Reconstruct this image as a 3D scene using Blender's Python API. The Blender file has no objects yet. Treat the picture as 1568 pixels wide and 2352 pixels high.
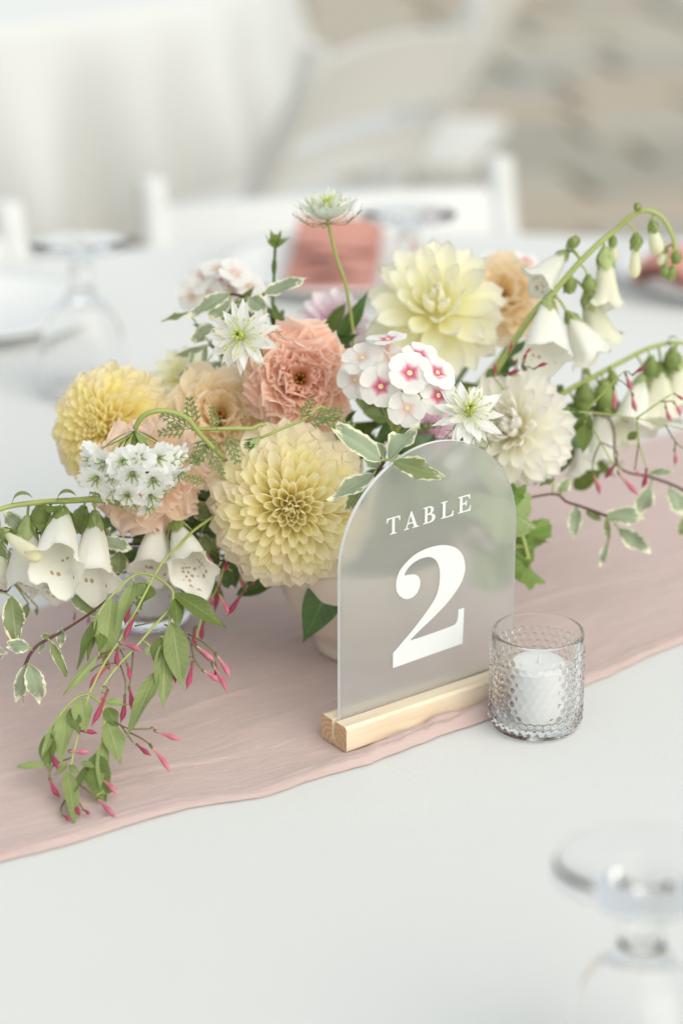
import bpy, math, random
from mathutils import Vector, Matrix, noise
random.seed(7)
R = math.radians
scene = bpy.context.scene
TOP = 0.75                                    # height of the table top

# ---------------------------------------------------------------- camera
PITCH = R(21.9); CAM = Vector((0, 0, 1.58)); FPX = 2352 * 85 / 36
cam_d = bpy.data.cameras.new('camera'); cam = bpy.data.objects.new('camera', cam_d)
scene.collection.objects.link(cam); scene.camera = cam
cam.location = CAM; cam.rotation_euler = (math.pi / 2 - PITCH, 0, 0)
cam_d.sensor_fit = 'VERTICAL'; cam_d.sensor_height = 36; cam_d.sensor_width = 24; cam_d.lens = 85
cam_d.clip_start = 0.05; cam_d.clip_end = 500
cam_d.dof.use_dof = True; cam_d.dof.focus_distance = 1.775; cam_d.dof.aperture_fstop = 2.6
# ---------------------------------------------------------------- light
SUN_EL, SUN_AZ = R(40), R(138)
world = bpy.data.worlds.new('World'); scene.world = world; world.use_nodes = True
wn = world.node_tree.nodes; wl = world.node_tree.links
sky = wn.new('ShaderNodeTexSky'); sky.sky_type = 'NISHITA'; sky.sun_disc = False
sky.sun_elevation = SUN_EL; sky.sun_rotation = SUN_AZ; sky.air_density = 1.0; sky.dust_density = 2.0; sky.ozone_density = 1.0
cloud = wn.new('ShaderNodeMix'); cloud.data_type = 'RGBA'; cloud.inputs[0].default_value = 0.68      # thin even cloud over the blue
cloud.inputs[7].default_value = (4.6, 4.65, 4.7, 1); wl.new(sky.outputs[0], cloud.inputs[6])
wl.new(cloud.outputs[2], wn['Background'].inputs[0]); wn['Background'].inputs[1].default_value = 0.13
sun_d = bpy.data.lights.new('sun', 'SUN'); sun = bpy.data.objects.new('sun', sun_d); scene.collection.objects.link(sun)
sun_d.energy = 1.5; sun_d.angle = R(65); sun_d.color = (1.0, 0.97, 0.93)
sdir = Vector((math.sin(SUN_AZ) * math.cos(SUN_EL), math.cos(SUN_AZ) * math.cos(SUN_EL), math.sin(SUN_EL)))
sun.rotation_euler = sdir.to_track_quat('Z', 'Y').to_euler(); sun.location = (0, 0, 6)
vs = scene.view_settings
vs.view_transform = 'Standard'; vs.look = 'None'; vs.gamma = 1.0; vs.exposure = 0.42; vs.use_curve_mapping = False
vs.use_white_balance = True; vs.white_balance_temperature = 6700; vs.white_balance_tint = 4
scene.cycles.use_denoising = True
scene.cycles.max_bounces = 24; scene.cycles.transmission_bounces = 24; scene.cycles.transparent_max_bounces = 12

# ---------------------------------------------------------------- helpers
FWD = Vector((0, math.cos(PITCH), -math.sin(PITCH))); UPV = Vector((0, math.sin(PITCH), math.cos(PITCH))); RGT = Vector((1, 0, 0))
def ray(x, y): return FWD + RGT * ((x - 784) / FPX) - UPV * ((y - 1176) / FPX)
def at(x, y, d):                               # point at forward distance d (metres)
    v = ray(x, y); return CAM + v * (d / v.y)
def on(x, y, z):                               # point on the horizontal plane at height z
    v = ray(x, y); return CAM + v * ((z - CAM.z) / v.z)
def facing(a, b):                              # unit vector: a to the right, b upwards, the rest towards the viewer's side
    return (RGT * a + UPV * b - FWD * math.sqrt(max(0.0, 1 - a * a - b * b))).normalized()
def hx(s):
    c = [int(s[i:i + 2], 16) / 255 for i in (0, 2, 4)]
    return tuple(((x + .055) / 1.055) ** 2.4 if x > .04045 else x / 12.92 for x in c) + (1,)
def rnd(a, b): return random.uniform(a, b)

WM = {}
def link(o, parent, Mw):
    scene.collection.objects.link(o); WM[o] = Mw
    if parent is not None:
        o.parent = parent; o.matrix_basis = WM[parent].inverted() @ Mw
    else: o.matrix_basis = Mw
    return o
def tag(o, label=None, cat=None, group=None, kind=None):
    if label: o['label'] = label
    if cat: o['category'] = cat
    if group: o['group'] = group
    if kind: o['kind'] = kind
    return o
def thing(name, label, cat, loc, group=None):
    o = bpy.data.objects.new(name, None); o.empty_display_size = .01
    link(o, None, Matrix.Translation(loc)); return tag(o, label, cat, group)
def part(name, mesh, parent=None, Mw=None):
    return link(bpy.data.objects.new(name, mesh), parent, Mw if Mw is not None else Matrix())
def mesh(name, V, Fc, mats, uv=None, smooth=True, midx=None):
    m = bpy.data.meshes.new(name); m.from_pydata([tuple(v) for v in V], [], Fc)
    for t in (mats if isinstance(mats, (list, tuple)) else [mats]): m.materials.append(t)
    if uv is not None:
        l = m.uv_layers.new(name='UVMap'); flat = []
        for p in m.polygons:
            for vi in p.vertices: flat += uv[vi]
        l.data.foreach_set('uv', flat)
    if smooth: m.polygons.foreach_set('use_smooth', [True] * len(m.polygons))
    if midx: m.polygons.foreach_set('material_index', midx)
    m.update(); return m
def frame(o, z, x):
    z = z.normalized(); x = x - z * x.dot(z)
    if x.length < 1e-6: x = z.orthogonal()
    x.normalize(); y = z.cross(x)
    m = Matrix((x, y, z)).transposed().to_4x4(); m.translation = o; return m
def grid_faces(nu, nv, closed=False):
    f = []
    for i in range(nu - 1):
        for j in range(nv if closed else nv - 1):
            k = (j + 1) % nv; f.append((i * nv + j, i * nv + k, (i + 1) * nv + k, (i + 1) * nv + j))
    return f
def smoothstep(a, b, x):
    t = min(1, max(0, (x - a) / (b - a))); return t * t * (3 - 2 * t)
def spline(pts, n=6):
    P = [Vector(p) for p in pts]
    if len(P) < 3:
        return [P[0].lerp(P[-1], i / n) for i in range(n + 1)]
    P = [P[0] * 2 - P[1]] + P + [P[-1] * 2 - P[-2]]; out = []
    for i in range(1, len(P) - 2):
        a, b, c, d = P[i - 1:i + 3]
        for k in range(n):
            t = k / n
            out.append(.5 * ((2 * b) + (c - a) * t + (2 * a - 5 * b + 4 * c - d) * t * t + (3 * b - a - 3 * c + d) * t ** 3))
    out.append(P[-2]); return out
def tube_geo(P, rad, sides=7):
    V, Fc, uv = [], [], []; n = len(P); x = None
    for i, p in enumerate(P):
        t = (P[min(i + 1, n - 1)] - P[max(i - 1, 0)]).normalized()
        if x is None: x = t.orthogonal().normalized()
        x = (x - t * x.dot(t)).normalized(); y = t.cross(x)
        r = rad(i / (n - 1)) if callable(rad) else rad
        for k in range(sides):
            a = 2 * math.pi * k / sides
            V.append(p + (x * math.cos(a) + y * math.sin(a)) * r); uv.append((i / (n - 1), k / sides))
    Fc = grid_faces(n, sides, True)
    Fc.append(tuple(range(sides - 1, -1, -1))); Fc.append(tuple((n - 1) * sides + k for k in range(sides)))
    return V, Fc, uv
def tube(name, pts, rad, mat, parent, n=6, sides=7):
    P = spline(pts, n); o = P[0].copy()
    V, Fc, uv = tube_geo([p - o for p in P], rad, sides)
    return part(name, mesh(name, V, Fc, mat, uv), parent, Matrix.Translation(o))
def join(geos):
    V, Fc, uv = [], [], []
    for g in geos:
        b = len(V); V += g[0]; Fc += [tuple(i + b for i in f) for f in g[1]]; uv += g[2]
    return V, Fc, uv
def xform(g, M): return [M @ Vector(v) for v in g[0]], g[1], g[2]
def lathe(prof, seg=48):                       # prof: list of (r, z)
    V, uv = [], []
    for i, (r, z) in enumerate(prof):
        for k in range(seg):
            a = 2 * math.pi * k / seg; V.append(Vector((r * math.cos(a), r * math.sin(a), z))); uv.append((i / (len(prof) - 1), k / seg))
    return V, grid_faces(len(prof), seg, True), uv
def box(x0, x1, y0, y1, z0, z1):
    V = [Vector((x, y, z)) for x in (x0, x1) for y in (y0, y1) for z in (z0, z1)]
    return V, [(0, 1, 3, 2), (4, 6, 7, 5), (0, 4, 5, 1), (2, 3, 7, 6), (0, 2, 6, 4), (1, 5, 7, 3)], [(0, 0)] * 8
def blade(nu, nv, L, W, prof, cup=0.0, bend=0.0, ruf=0.0, rk=9.0, fold=0.0, twist=0.0, serr=0.0, tip=0.0, tk=7.0, ph=0.0, wav=0.0, rough=0.0, frill=0.0):
    """petal or leaf: length along +Z, face towards +X, width along Y"""
    V, uv = [], []; cx = cz = 0.0; du = 1 / (nu - 1)
    for i in range(nu):
        u = i * du; b = bend(u) if callable(bend) else bend * u
        if i:
            cx -= math.sin(b) * L * du; cz += math.cos(b) * L * du
        h = W / 2 * prof(u); c = cup(u) if callable(cup) else cup
        N = Vector((math.cos(b), 0, math.sin(b))); Tn = Vector((-math.sin(b), 0, math.cos(b)))
        for j in range(nv):
            v = -1 + 2 * j / (nv - 1); hh = h
            if serr and j in (0, nv - 1): hh = h * (1 + serr * (1 if i % 2 else -1))
            if abs(c) > 1e-3:
                rho = 2 * hh / c; y = rho * math.sin(v * c / 2); n = rho * (1 - math.cos(v * c / 2))
            else: y, n = v * hh, 0.0
            n += fold * abs(v) * hh
            n += ruf * L * u ** 2.2 * math.sin(rk * v + ph) * (0.55 + .45 * math.sin(3.1 * v + ph * 1.7))
            n += wav * W * abs(v) ** 2 * math.sin(11 * u + ph + (2.1 if v > 0 else 0))
            ex = tip * L * u ** 4 * (math.sin(tk * v + ph) + .6 * math.sin(2.3 * tk * v + 2 * ph))
            if frill: n += frill * L * u ** 5 * math.sin(19 * v + 3 * ph + 2 * math.sin(5 * v + ph))
            if rough: n += rough * noise.noise(Vector((u * 5 + ph, v * 3, ph)))
            if twist:
                ca, sa = math.cos(twist * u), math.sin(twist * u); y, n = y * ca - n * sa, y * sa + n * ca
            V.append(Vector((cx, 0, cz)) + N * n + Tn * ex + Vector((0, y, 0))); uv.append((u, (v + 1) / 2))
    return V, grid_faces(nu, nv), uv

# ---------------------------------------------------------------- materials
def nodes(name):
    m = bpy.data.materials.new(name); m.use_nodes = True
    return m, m.node_tree.nodes, m.node_tree.links, m.node_tree.nodes['Principled BSDF']
def setin(b, **k):
    for n, v in k.items(): b.inputs[n.replace('_', ' ')].default_value = v
def plain(name, col, rough=.5, bump=0, bscale=400, var=0.0, spec=.4, vscale=6):
    m, N, L, b = nodes(name); setin(b, Base_Color=col, Roughness=rough); b.inputs['Specular IOR Level'].default_value = spec
    if bump:
        t = N.new('ShaderNodeTexNoise'); t.inputs['Scale'].default_value = bscale; t.inputs['Detail'].default_value = 4
        c = N.new('ShaderNodeTexCoord'); L.new(c.outputs['Object'], t.inputs['Vector'])
        bp = N.new('ShaderNodeBump'); bp.inputs['Strength'].default_value = bump; bp.inputs['Distance'].default_value = .001
        L.new(t.outputs['Fac'], bp.inputs['Height']); L.new(bp.outputs['Normal'], b.inputs['Normal'])
    if var:
        t = N.new('ShaderNodeTexNoise'); t.inputs['Scale'].default_value = vscale; t.inputs['Detail'].default_value = 5
        c = N.new('ShaderNodeTexCoord'); L.new(c.outputs['Object'], t.inputs['Vector'])
        h = N.new('ShaderNodeHueSaturation'); h.inputs['Color'].default_value = col
        r = N.new('ShaderNodeMapRange'); r.inputs[3].default_value = 1 - var; r.inputs[4].default_value = 1 + var
        L.new(t.outputs['Fac'], r.inputs[0]); L.new(r.outputs[0], h.inputs['Value']); L.new(h.outputs[0], b.inputs['Base Color'])
    return m
def ramp(N, stops, mode='LINEAR'):
    r = N.new('ShaderNodeValToRGB'); e = r.color_ramp.elements; r.color_ramp.interpolation = mode
    while len(e) < len(stops): e.new(.5)
    for i, (p, c) in enumerate(stops): e[i].position = p; e[i].color = c
    return r
def uvnodes(N, L):
    uv = N.new('ShaderNodeUVMap'); s = N.new('ShaderNodeSeparateXYZ'); L.new(uv.outputs[0], s.inputs[0]); return uv, s
def math_(N, L, op, a, b=None, clamp=False):
    n = N.new('ShaderNodeMath'); n.operation = op; n.use_clamp = clamp
    for i, q in enumerate((a, b)):
        if q is None: continue
        if isinstance(q, (int, float)): n.inputs[i].default_value = q
        else: L.new(q, n.inputs[i])
    return n.outputs[0]
def thin(N, L, b, col, trans, pale=0.0):
    t = N.new('ShaderNodeBsdfTranslucent'); mx = N.new('ShaderNodeMixShader'); mx.inputs[0].default_value = trans
    L.new(col, b.inputs['Base Color'])
    if pale:
        pm = N.new('ShaderNodeMix'); pm.data_type = 'RGBA'; pm.inputs[0].default_value = pale; L.new(col, pm.inputs[6]); pm.inputs[7].default_value = (1, 1, 1, 1); L.new(pm.outputs[2], t.inputs[0])
    else: L.new(col, t.inputs[0])
    L.new(b.outputs[0], mx.inputs[1]); L.new(t.outputs[0], mx.inputs[2]); L.new(mx.outputs[0], N['Material Output'].inputs[0])
def petal_mat(name, stops, trans=.38, vein=.05, edge=None, rough=.55, streak=None, var=.05, light=.6):
    """colour along the petal's length, fine lengthwise veins, an optional tinted rim"""
    m, N, L, b = nodes(name); setin(b, Roughness=rough); b.inputs['Specular IOR Level'].default_value = .25
    stops = [(p, tuple(1 - (1 - x) * light for x in c[:3]) + (1,)) for p, c in stops]
    uv, s = uvnodes(N, L); r = ramp(N, stops)
    oi = N.new('ShaderNodeObjectInfo')
    nz = N.new('ShaderNodeTexNoise'); nz.inputs['Scale'].default_value = 3; mp = N.new('ShaderNodeVectorMath'); mp.operation = 'MULTIPLY_ADD'
    mp.inputs[1].default_value = (1.2, 14, 1); L.new(uv.outputs[0], mp.inputs[0]); L.new(oi.outputs['Random'], mp.inputs[2]); L.new(mp.outputs[0], nz.inputs['Vector'])
    u2 = math_(N, L, 'ADD', s.outputs[0], math_(N, L, 'MULTIPLY', math_(N, L, 'SUBTRACT', nz.outputs['Fac'], .5), .22)); L.new(u2, r.inputs[0])
    col = r.outputs[0]
    if edge:
        d = math_(N, L, 'ABSOLUTE', math_(N, L, 'SUBTRACT', s.outputs[1], .5)); d = math_(N, L, 'MULTIPLY', d, 2)
        mrg = math_(N, L, 'MAXIMUM', math_(N, L, 'POWER', d, 5), math_(N, L, 'POWER', s.outputs[0], 9))
        mx = N.new('ShaderNodeMix'); mx.data_type = 'RGBA'; L.new(math_(N, L, 'MULTIPLY', mrg, edge[1], True), mx.inputs[0]); L.new(col, mx.inputs[6]); mx.inputs[7].default_value = edge[0]; col = mx.outputs[2]
    if streak:
        rs = N.new('ShaderNodeMapRange'); rs.inputs[1].default_value = .63; rs.inputs[2].default_value = .72; L.new(nz.outputs['Fac'], rs.inputs[0])
        mx = N.new('ShaderNodeMix'); mx.data_type = 'RGBA'; L.new(math_(N, L, 'MULTIPLY', rs.outputs[0], streak[1]), mx.inputs[0]); L.new(col, mx.inputs[6]); mx.inputs[7].default_value = streak[0]; col = mx.outputs[2]
    h = N.new('ShaderNodeHueSaturation'); mr = N.new('ShaderNodeMapRange'); mr.inputs[3].default_value = 1 - var; mr.inputs[4].default_value = 1 + var
    L.new(oi.outputs['Random'], mr.inputs[0]); L.new(mr.outputs[0], h.inputs['Value']); L.new(col, h.inputs['Color'])
    bp = N.new('ShaderNodeBump'); bp.inputs['Strength'].default_value = vein * 4; bp.inputs['Distance'].default_value = .0006; L.new(nz.outputs['Fac'], bp.inputs['Height']); L.new(bp.outputs[0], b.inputs['Normal'])
    thin(N, L, b, h.outputs[0], trans, .4); return m
def leaf_mat(name, mid, rim=None, vein=None, trans=.25, rough=.38, width=.78, var=.12):
    m, N, L, b = nodes(name); setin(b, Roughness=rough); b.inputs['Specular IOR Level'].default_value = .45
    uv, s = uvnodes(N, L); oi = N.new('ShaderNodeObjectInfo')
    v = math_(N, L, 'MULTIPLY', math_(N, L, 'ABSOLUTE', math_(N, L, 'SUBTRACT', s.outputs[1], .5)), 2)
    ofs = N.new('ShaderNodeVectorMath'); ofs.operation = 'ADD'; L.new(uv.outputs[0], ofs.inputs[0]); L.new(oi.outputs['Random'], ofs.inputs[1])
    nz = N.new('ShaderNodeTexNoise'); nz.inputs['Scale'].default_value = 9; nz.inputs['Detail'].default_value = 3; L.new(ofs.outputs[0], nz.inputs['Vector'])
    big = N.new('ShaderNodeTexNoise'); big.inputs['Scale'].default_value = 3; L.new(ofs.outputs[0], big.inputs['Vector'])
    h = N.new('ShaderNodeHueSaturation'); h.inputs['Color'].default_value = mid
    val = math_(N, L, 'ADD', math_(N, L, 'MULTIPLY', math_(N, L, 'SUBTRACT', oi.outputs['Random'], .5), 2 * var), math_(N, L, 'MULTIPLY', math_(N, L, 'SUBTRACT', big.outputs['Fac'], .5), .5))
    L.new(math_(N, L, 'ADD', val, 1), h.inputs['Value']); col = h.outputs[0]
    # midrib and side veins
    sv = math_(N, L, 'SINE', math_(N, L, 'MULTIPLY', math_(N, L, 'SUBTRACT', s.outputs[0], math_(N, L, 'MULTIPLY', v, .16)), 58))
    sv = math_(N, L, 'POWER', math_(N, L, 'MULTIPLY', math_(N, L, 'ADD', sv, 1), .5), 14)
    mid_l = math_(N, L, 'LESS_THAN', v, .06); vv = math_(N, L, 'MAXIMUM', math_(N, L, 'MULTIPLY', sv, .3), math_(N, L, 'MULTIPLY', mid_l, .7))
    mx = N.new('ShaderNodeMix'); mx.data_type = 'RGBA'; L.new(math_(N, L, 'MULTIPLY', vv, .8), mx.inputs[0]); L.new(col, mx.inputs[6]); mx.inputs[7].default_value = vein or mid; col = mx.outputs[2]
    if rim:
        e = math_(N, L, 'MAXIMUM', v, math_(N, L, 'MULTIPLY', math_(N, L, 'SUBTRACT', s.outputs[0], .1), 1.06))
        e = math_(N, L, 'ADD', e, math_(N, L, 'MULTIPLY', math_(N, L, 'SUBTRACT', nz.outputs['Fac'], .5), .85))
        mr = N.new('ShaderNodeMapRange'); mr.inputs[1].default_value = width - .03; mr.inputs[2].default_value = width + .03; L.new(e, mr.inputs[0])
        mx = N.new('ShaderNodeMix'); mx.data_type = 'RGBA'; L.new(mr.outputs[0], mx.inputs[0]); L.new(col, mx.inputs[6]); mx.inputs[7].default_value = rim; col = mx.outputs[2]
    bp = N.new('ShaderNodeBump'); bp.inputs['Strength'].default_value = .25; bp.inputs['Distance'].default_value = .0006; L.new(vv, bp.inputs['Height']); L.new(bp.outputs[0], b.inputs['Normal'])
    thin(N, L, b, col, trans); return m
def stem_mat(name, a, b_, var=.1):
    m, N, L, b = nodes(name); setin(b, Roughness=.5)
    uv, s = uvnodes(N, L); nz = N.new('ShaderNodeTexNoise'); nz.inputs['Scale'].default_value = 7; L.new(uv.outputs[0], nz.inputs['Vector'])
    r = ramp(N, [(0, a), (1, b_)]); L.new(math_(N, L, 'ADD', s.outputs[0], math_(N, L, 'MULTIPLY', math_(N, L, 'SUBTRACT', nz.outputs['Fac'], .5), .8)), r.inputs[0]); L.new(r.outputs[0], b.inputs['Base Color'])
    return m

M_cloth = plain('white_tablecloth', (.715, .715, .70, 1), .85, bump=.35, bscale=700, spec=.1)
N, L = M_cloth.node_tree.nodes, M_cloth.node_tree.links; b = N['Principled BSDF']
setin(b, Sheen_Weight=1.0, Sheen_Roughness=.35)
big = N.new('ShaderNodeTexNoise'); big.inputs['Scale'].default_value = 5; big.inputs['Detail'].default_value = 3; tcn = N.new('ShaderNodeTexCoord'); L.new(tcn.outputs['Object'], big.inputs['Vector'])
b2 = N.new('ShaderNodeBump'); b2.inputs['Strength'].default_value = .3; b2.inputs['Distance'].default_value = .006; L.new(big.outputs['Fac'], b2.inputs['Height'])
L.new(b2.outputs['Normal'], b.inputs['Normal'].links[0].from_node.inputs['Normal'])
M_white = plain('white_resin', (.74, .74, .73, 1), .4, spec=.4)
M_porc = plain('white_porcelain', (.83, .83, .82, 1), .15, spec=.5)
M_vase = plain('cream_ceramic', hx('ddd0c0'), .45, bump=.1, bscale=60, var=.05, vscale=30)
M_nap = plain('terracotta_napkin', hx('cb9488'), .9, bump=.4, bscale=700, spec=.1, var=.08, vscale=20)
M_wax = plain('white_wax', (.86, .86, .86, 1), .5); M_wax.node_tree.nodes['Principled BSDF'].inputs['Subsurface Weight'].default_value = .3
M_wax.node_tree.nodes['Principled BSDF'].inputs['Subsurface Radius'].default_value = (.01, .01, .01)
M_wick = plain('wick', hx('e8e4da'), .9)
M_thin, N, L, b = nodes('pressed_glass'); setin(b, Base_Color=(1, 1, 1, 1), Roughness=.0, IOR=1.25); b.inputs['Transmission Weight'].default_value = 1
dfv = N.new('ShaderNodeBsdfTranslucent'); dfv.inputs[0].default_value = (.95, .95, .95, 1); mxv = N.new('ShaderNodeMixShader'); mxv.inputs[0].default_value = .02; L.new(b.outputs[0], mxv.inputs[1]); L.new(dfv.outputs[0], mxv.inputs[2]); L.new(mxv.outputs[0], N['Material Output'].inputs[0])      # clear glass; a trace of white mixed in imitates its bright bloom
M_glass, N, L, b = nodes('clear_glass'); setin(b, Base_Color=(1, 1, 1, 1), Roughness=.0, IOR=1.30); b.inputs['Transmission Weight'].default_value = 1
# woven runner: fine weave and soft slubs
M_run, N, L, b = nodes('blush_gauze'); setin(b, Roughness=.9, Sheen_Weight=.5, Sheen_Roughness=.4); b.inputs['Specular IOR Level'].default_value = .1
tc = N.new('ShaderNodeUVMap'); w1 = N.new('ShaderNodeTexNoise'); w1.inputs['Scale'].default_value = 1; mp = N.new('ShaderNodeVectorMath'); mp.operation = 'MULTIPLY'; mp.inputs[1].default_value = (500, 900, 1)
L.new(tc.outputs[0], mp.inputs[0]); L.new(mp.outputs[0], w1.inputs['Vector'])
w2 = N.new('ShaderNodeTexNoise'); w2.inputs['Scale'].default_value = 1; w2.inputs['Detail'].default_value = 5; mp2 = N.new('ShaderNodeVectorMath'); mp2.operation = 'MULTIPLY'; mp2.inputs[1].default_value = (9, 22, 1)
L.new(tc.outputs[0], mp2.inputs[0]); L.new(mp2.outputs[0], w2.inputs['Vector'])
rr = ramp(N, [(.3, (.695, .525, .49, 1)), (.7, (.735, .57, .535, 1))]); L.new(w2.outputs['Fac'], rr.inputs[0])
w3 = N.new('ShaderNodeTexNoise'); w3.inputs['Scale'].default_value = 1; w3.inputs['Detail'].default_value = 6; w3.inputs['Roughness'].default_value = .6; w3.inputs['Distortion'].default_value = .5
mp3 = N.new('ShaderNodeVectorMath'); mp3.operation = 'MULTIPLY'; mp3.inputs[1].default_value = (30, 150, 1); L.new(tc.outputs[0], mp3.inputs[0]); L.new(mp3.outputs[0], w3.inputs['Vector'])
bp = N.new('ShaderNodeBump'); bp.inputs['Strength'].default_value = .45; bp.inputs['Distance'].default_value = .0006; L.new(w1.outputs['Fac'], bp.inputs['Height'])
bq = N.new('ShaderNodeBump'); bq.inputs['Strength'].default_value = .75; bq.inputs['Distance'].default_value = .0022; L.new(w3.outputs['Fac'], bq.inputs['Height']); L.new(bp.outputs[0], bq.inputs['Normal']); L.new(bq.outputs[0], b.inputs['Normal'])
thin(N, L, b, rr.outputs[0], .2)
# beech wood
M_wood, N, L, b = nodes('beech_wood'); setin(b, Roughness=.55)
tc = N.new('ShaderNodeTexCoord'); mp = N.new('ShaderNodeVectorMath'); mp.operation = 'MULTIPLY'; mp.inputs[1].default_value = (14, 150, 150); L.new(tc.outputs['Object'], mp.inputs[0])
nz = N.new('ShaderNodeTexNoise'); nz.inputs['Scale'].default_value = 1; nz.inputs['Detail'].default_value = 6; nz.inputs['Distortion'].default_value = .6; L.new(mp.outputs[0], nz.inputs['Vector'])
rr = ramp(N, [(.25, hx('e2cbac')), (.5, hx('ecdac0')), (.75, hx('f2e4ce'))]); L.new(nz.outputs['Fac'], rr.inputs[0]); L.new(rr.outputs[0], b.inputs['Base Color'])
M_wend, N, L, b = nodes('beech_end_grain'); setin(b, Roughness=.7)
tc = N.new('ShaderNodeTexCoord'); wv = N.new('ShaderNodeTexWave'); wv.wave_type = 'RINGS'; wv.rings_direction = 'X'; wv.inputs['Scale'].default_value = 75; wv.inputs['Distortion'].default_value = 9; L.new(tc.outputs['Object'], wv.inputs['Vector'])
rr = ramp(N, [(0, hx('c39a76')), (1, hx('d6b592'))]); L.new(wv.outputs['Fac'], rr.inputs[0]); L.new(rr.outputs[0], b.inputs['Base Color'])
# frosted acrylic
M_frost, N, L, b = nodes('frosted_acrylic'); setin(b, Base_Color=(.97, .97, .97, 1), Roughness=.22, IOR=1.3); b.inputs['Transmission Weight'].default_value = 1
tr = N.new('ShaderNodeBsdfTranslucent'); tr.inputs[0].default_value = (.9, .9, .9, 1); df = N.new('ShaderNodeBsdfDiffuse'); df.inputs[0].default_value = (.85, .85, .85, 1)
m1 = N.new('ShaderNodeMixShader'); m1.inputs[0].default_value = .5; L.new(tr.outputs[0], m1.inputs[1]); L.new(df.outputs[0], m1.inputs[2])
m2 = N.new('ShaderNodeMixShader'); m2.inputs[0].default_value = .28; L.new(b.outputs[0], m2.inputs[1]); L.new(m1.outputs[0], m2.inputs[2]); L.new(m2.outputs[0], N['Material Output'].inputs[0])
M_edge = plain('acrylic_cut_edge', (.86, .87, .88, 1), .3)
M_ink = plain('white_vinyl', (.76, .775, .77, 1), .6)

M_stem = stem_mat('green_stem', hx('98a456'), hx('aeb870'))
M_stemd = stem_mat('dark_stem', hx('4f6b32'), hx('6f8a45'))
M_twig = stem_mat('brown_twig', hx('4a2a2c'), hx('6b4038'))
M_twigb = stem_mat('bronze_twig', hx('5d4a36'), hx('7f7a45'))
M_pitto = leaf_mat('variegated_leaf', hx('97a488'), hx('f2eed0'), hx('b0bc98'), trans=.2, rough=.45)
M_pittod = leaf_mat('variegated_leaf_green', hx('7f8d5e'), hx('ece6c0'), hx('9ca872'), trans=.2, width=.86)
M_jas = leaf_mat('jasmine_leaf', hx('93a365'), None, hx('b4bf88'), trans=.3, rough=.4)
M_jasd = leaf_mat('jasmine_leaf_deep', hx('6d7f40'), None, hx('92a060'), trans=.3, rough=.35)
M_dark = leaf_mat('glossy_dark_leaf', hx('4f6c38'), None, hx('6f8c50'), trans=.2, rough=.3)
M_ger = leaf_mat('soft_lobed_leaf', hx('9db075'), None, hx('c8d4a4'), trans=.35, rough=.6)
M_gerd = leaf_mat('soft_lobed_leaf_deep', hx('7f9a4e'), None, hx('a2b878'), trans=.35, rough=.55)
M_sepal = leaf_mat('sepal', hx('b4c285'), None, hx('c6d09c'), trans=.3, rough=.5)
M_sepald = leaf_mat('sepal_deep', hx('91a45c'), None, hx('a6b474'), trans=.3, rough=.5)
M_fern = plain('feathery_leaf', hx('76874e'), .6)
M_anther = plain('yellow_green_anther', hx('d5d486'), .6)
M_pist = plain('green_pistil', hx('c2cc6a'), .5)
M_bud = petal_mat('pink_bud', [(0, hx('d3c48e')), (.25, hx('d29a90')), (.6, hx('cf7188')), (1, hx('d88a9c'))], trans=.15, var=.15, light=1)
M_budr = petal_mat('crimson_bud', [(0, hx('a06a5a')), (.3, hx('a8465c')), (1, hx('b4486a'))], trans=.12, var=.25, light=1)
P_ball = petal_mat('pale_yellow_dahlia', [(0, (.996, .87, .44, 1)), (.35, (.998, .92, .59, 1)), (.75, (.999, .93, .70, 1)), (1, (.999, .90, .73, 1))], streak=(hx('e6a88c'), .32), trans=.54, light=1, var=.015)
P_balli = petal_mat('pale_yellow_dahlia_heart', [(0, (.996, .875, .40, 1)), (.5, (.998, .925, .53, 1)), (1, (.999, .94, .66, 1))], trans=.54, light=1, var=.015)
P_yel = petal_mat('yellow_dahlia', [(0, (.985, .82, .22, 1)), (.5, (.997, .89, .38, 1)), (1, (.998, .92, .53, 1))], trans=.52, light=1, var=.015)
P_yelo = petal_mat('yellow_dahlia_outer', [(0, (.99, .85, .36, 1)), (.5, (.997, .90, .52, 1)), (1, (.998, .89, .63, 1))], trans=.52, light=1, var=.015)
P_cream = petal_mat('cream_dahlia', [(0, (.97, .90, .34, 1)), (.35, (.985, .95, .62, 1)), (1, (.99, .97, .84, 1))], trans=.45, light=1)
P_whitep = petal_mat('blush_white_dahlia', [(0, (.97, .90, .50, 1)), (.35, (.985, .96, .82, 1)), (1, (.985, .95, .91, 1))], trans=.45, light=1)
P_pinkw = petal_mat('pink_white_dahlia', [(0, hx('df86b4')), (.45, hx('eeb6d0')), (.8, hx('f4e4e8')), (1, hx('f5eeee'))], trans=.36)
P_pink = petal_mat('mauve_pink_petal', [(0, hx('d98ab4')), (.6, hx('e3a3c6')), (1, hx('efc8dc'))], trans=.36)
P_coral = petal_mat('coral_lisianthus', [(0, (.96, .68, .16, 1)), (.25, (.99, .74, .38, 1)), (.5, (.99, .69, .47, 1)), (1, (.985, .63, .50, 1))], edge=((.995, .84, .74, 1), .85), trans=.52, light=1, var=.02)
P_peach = petal_mat('peach_lisianthus', [(0, (.98, .72, .26, 1)), (.5, (.99, .83, .50, 1)), (1, (.992, .84, .62, 1))], edge=((.995, .91, .78, 1), .6), trans=.52, light=1, var=.02)
P_pp = petal_mat('peach_pink_lisianthus', [(0, (.985, .84, .40, 1)), (.4, (.992, .88, .58, 1)), (.75, (.992, .82, .63, 1)), (1, (.988, .76, .65, 1))], edge=((.988, .75, .67, 1), .6), trans=.52, light=1, var=.02)
P_nig = petal_mat('nigella_white', light=.5, stops=[(0, hx('e3e8d2')), (.4, hx('f4f5ef')), (.9, hx('f6f6f2')), (1, hx('cfdab0'))], trans=.4)
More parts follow.
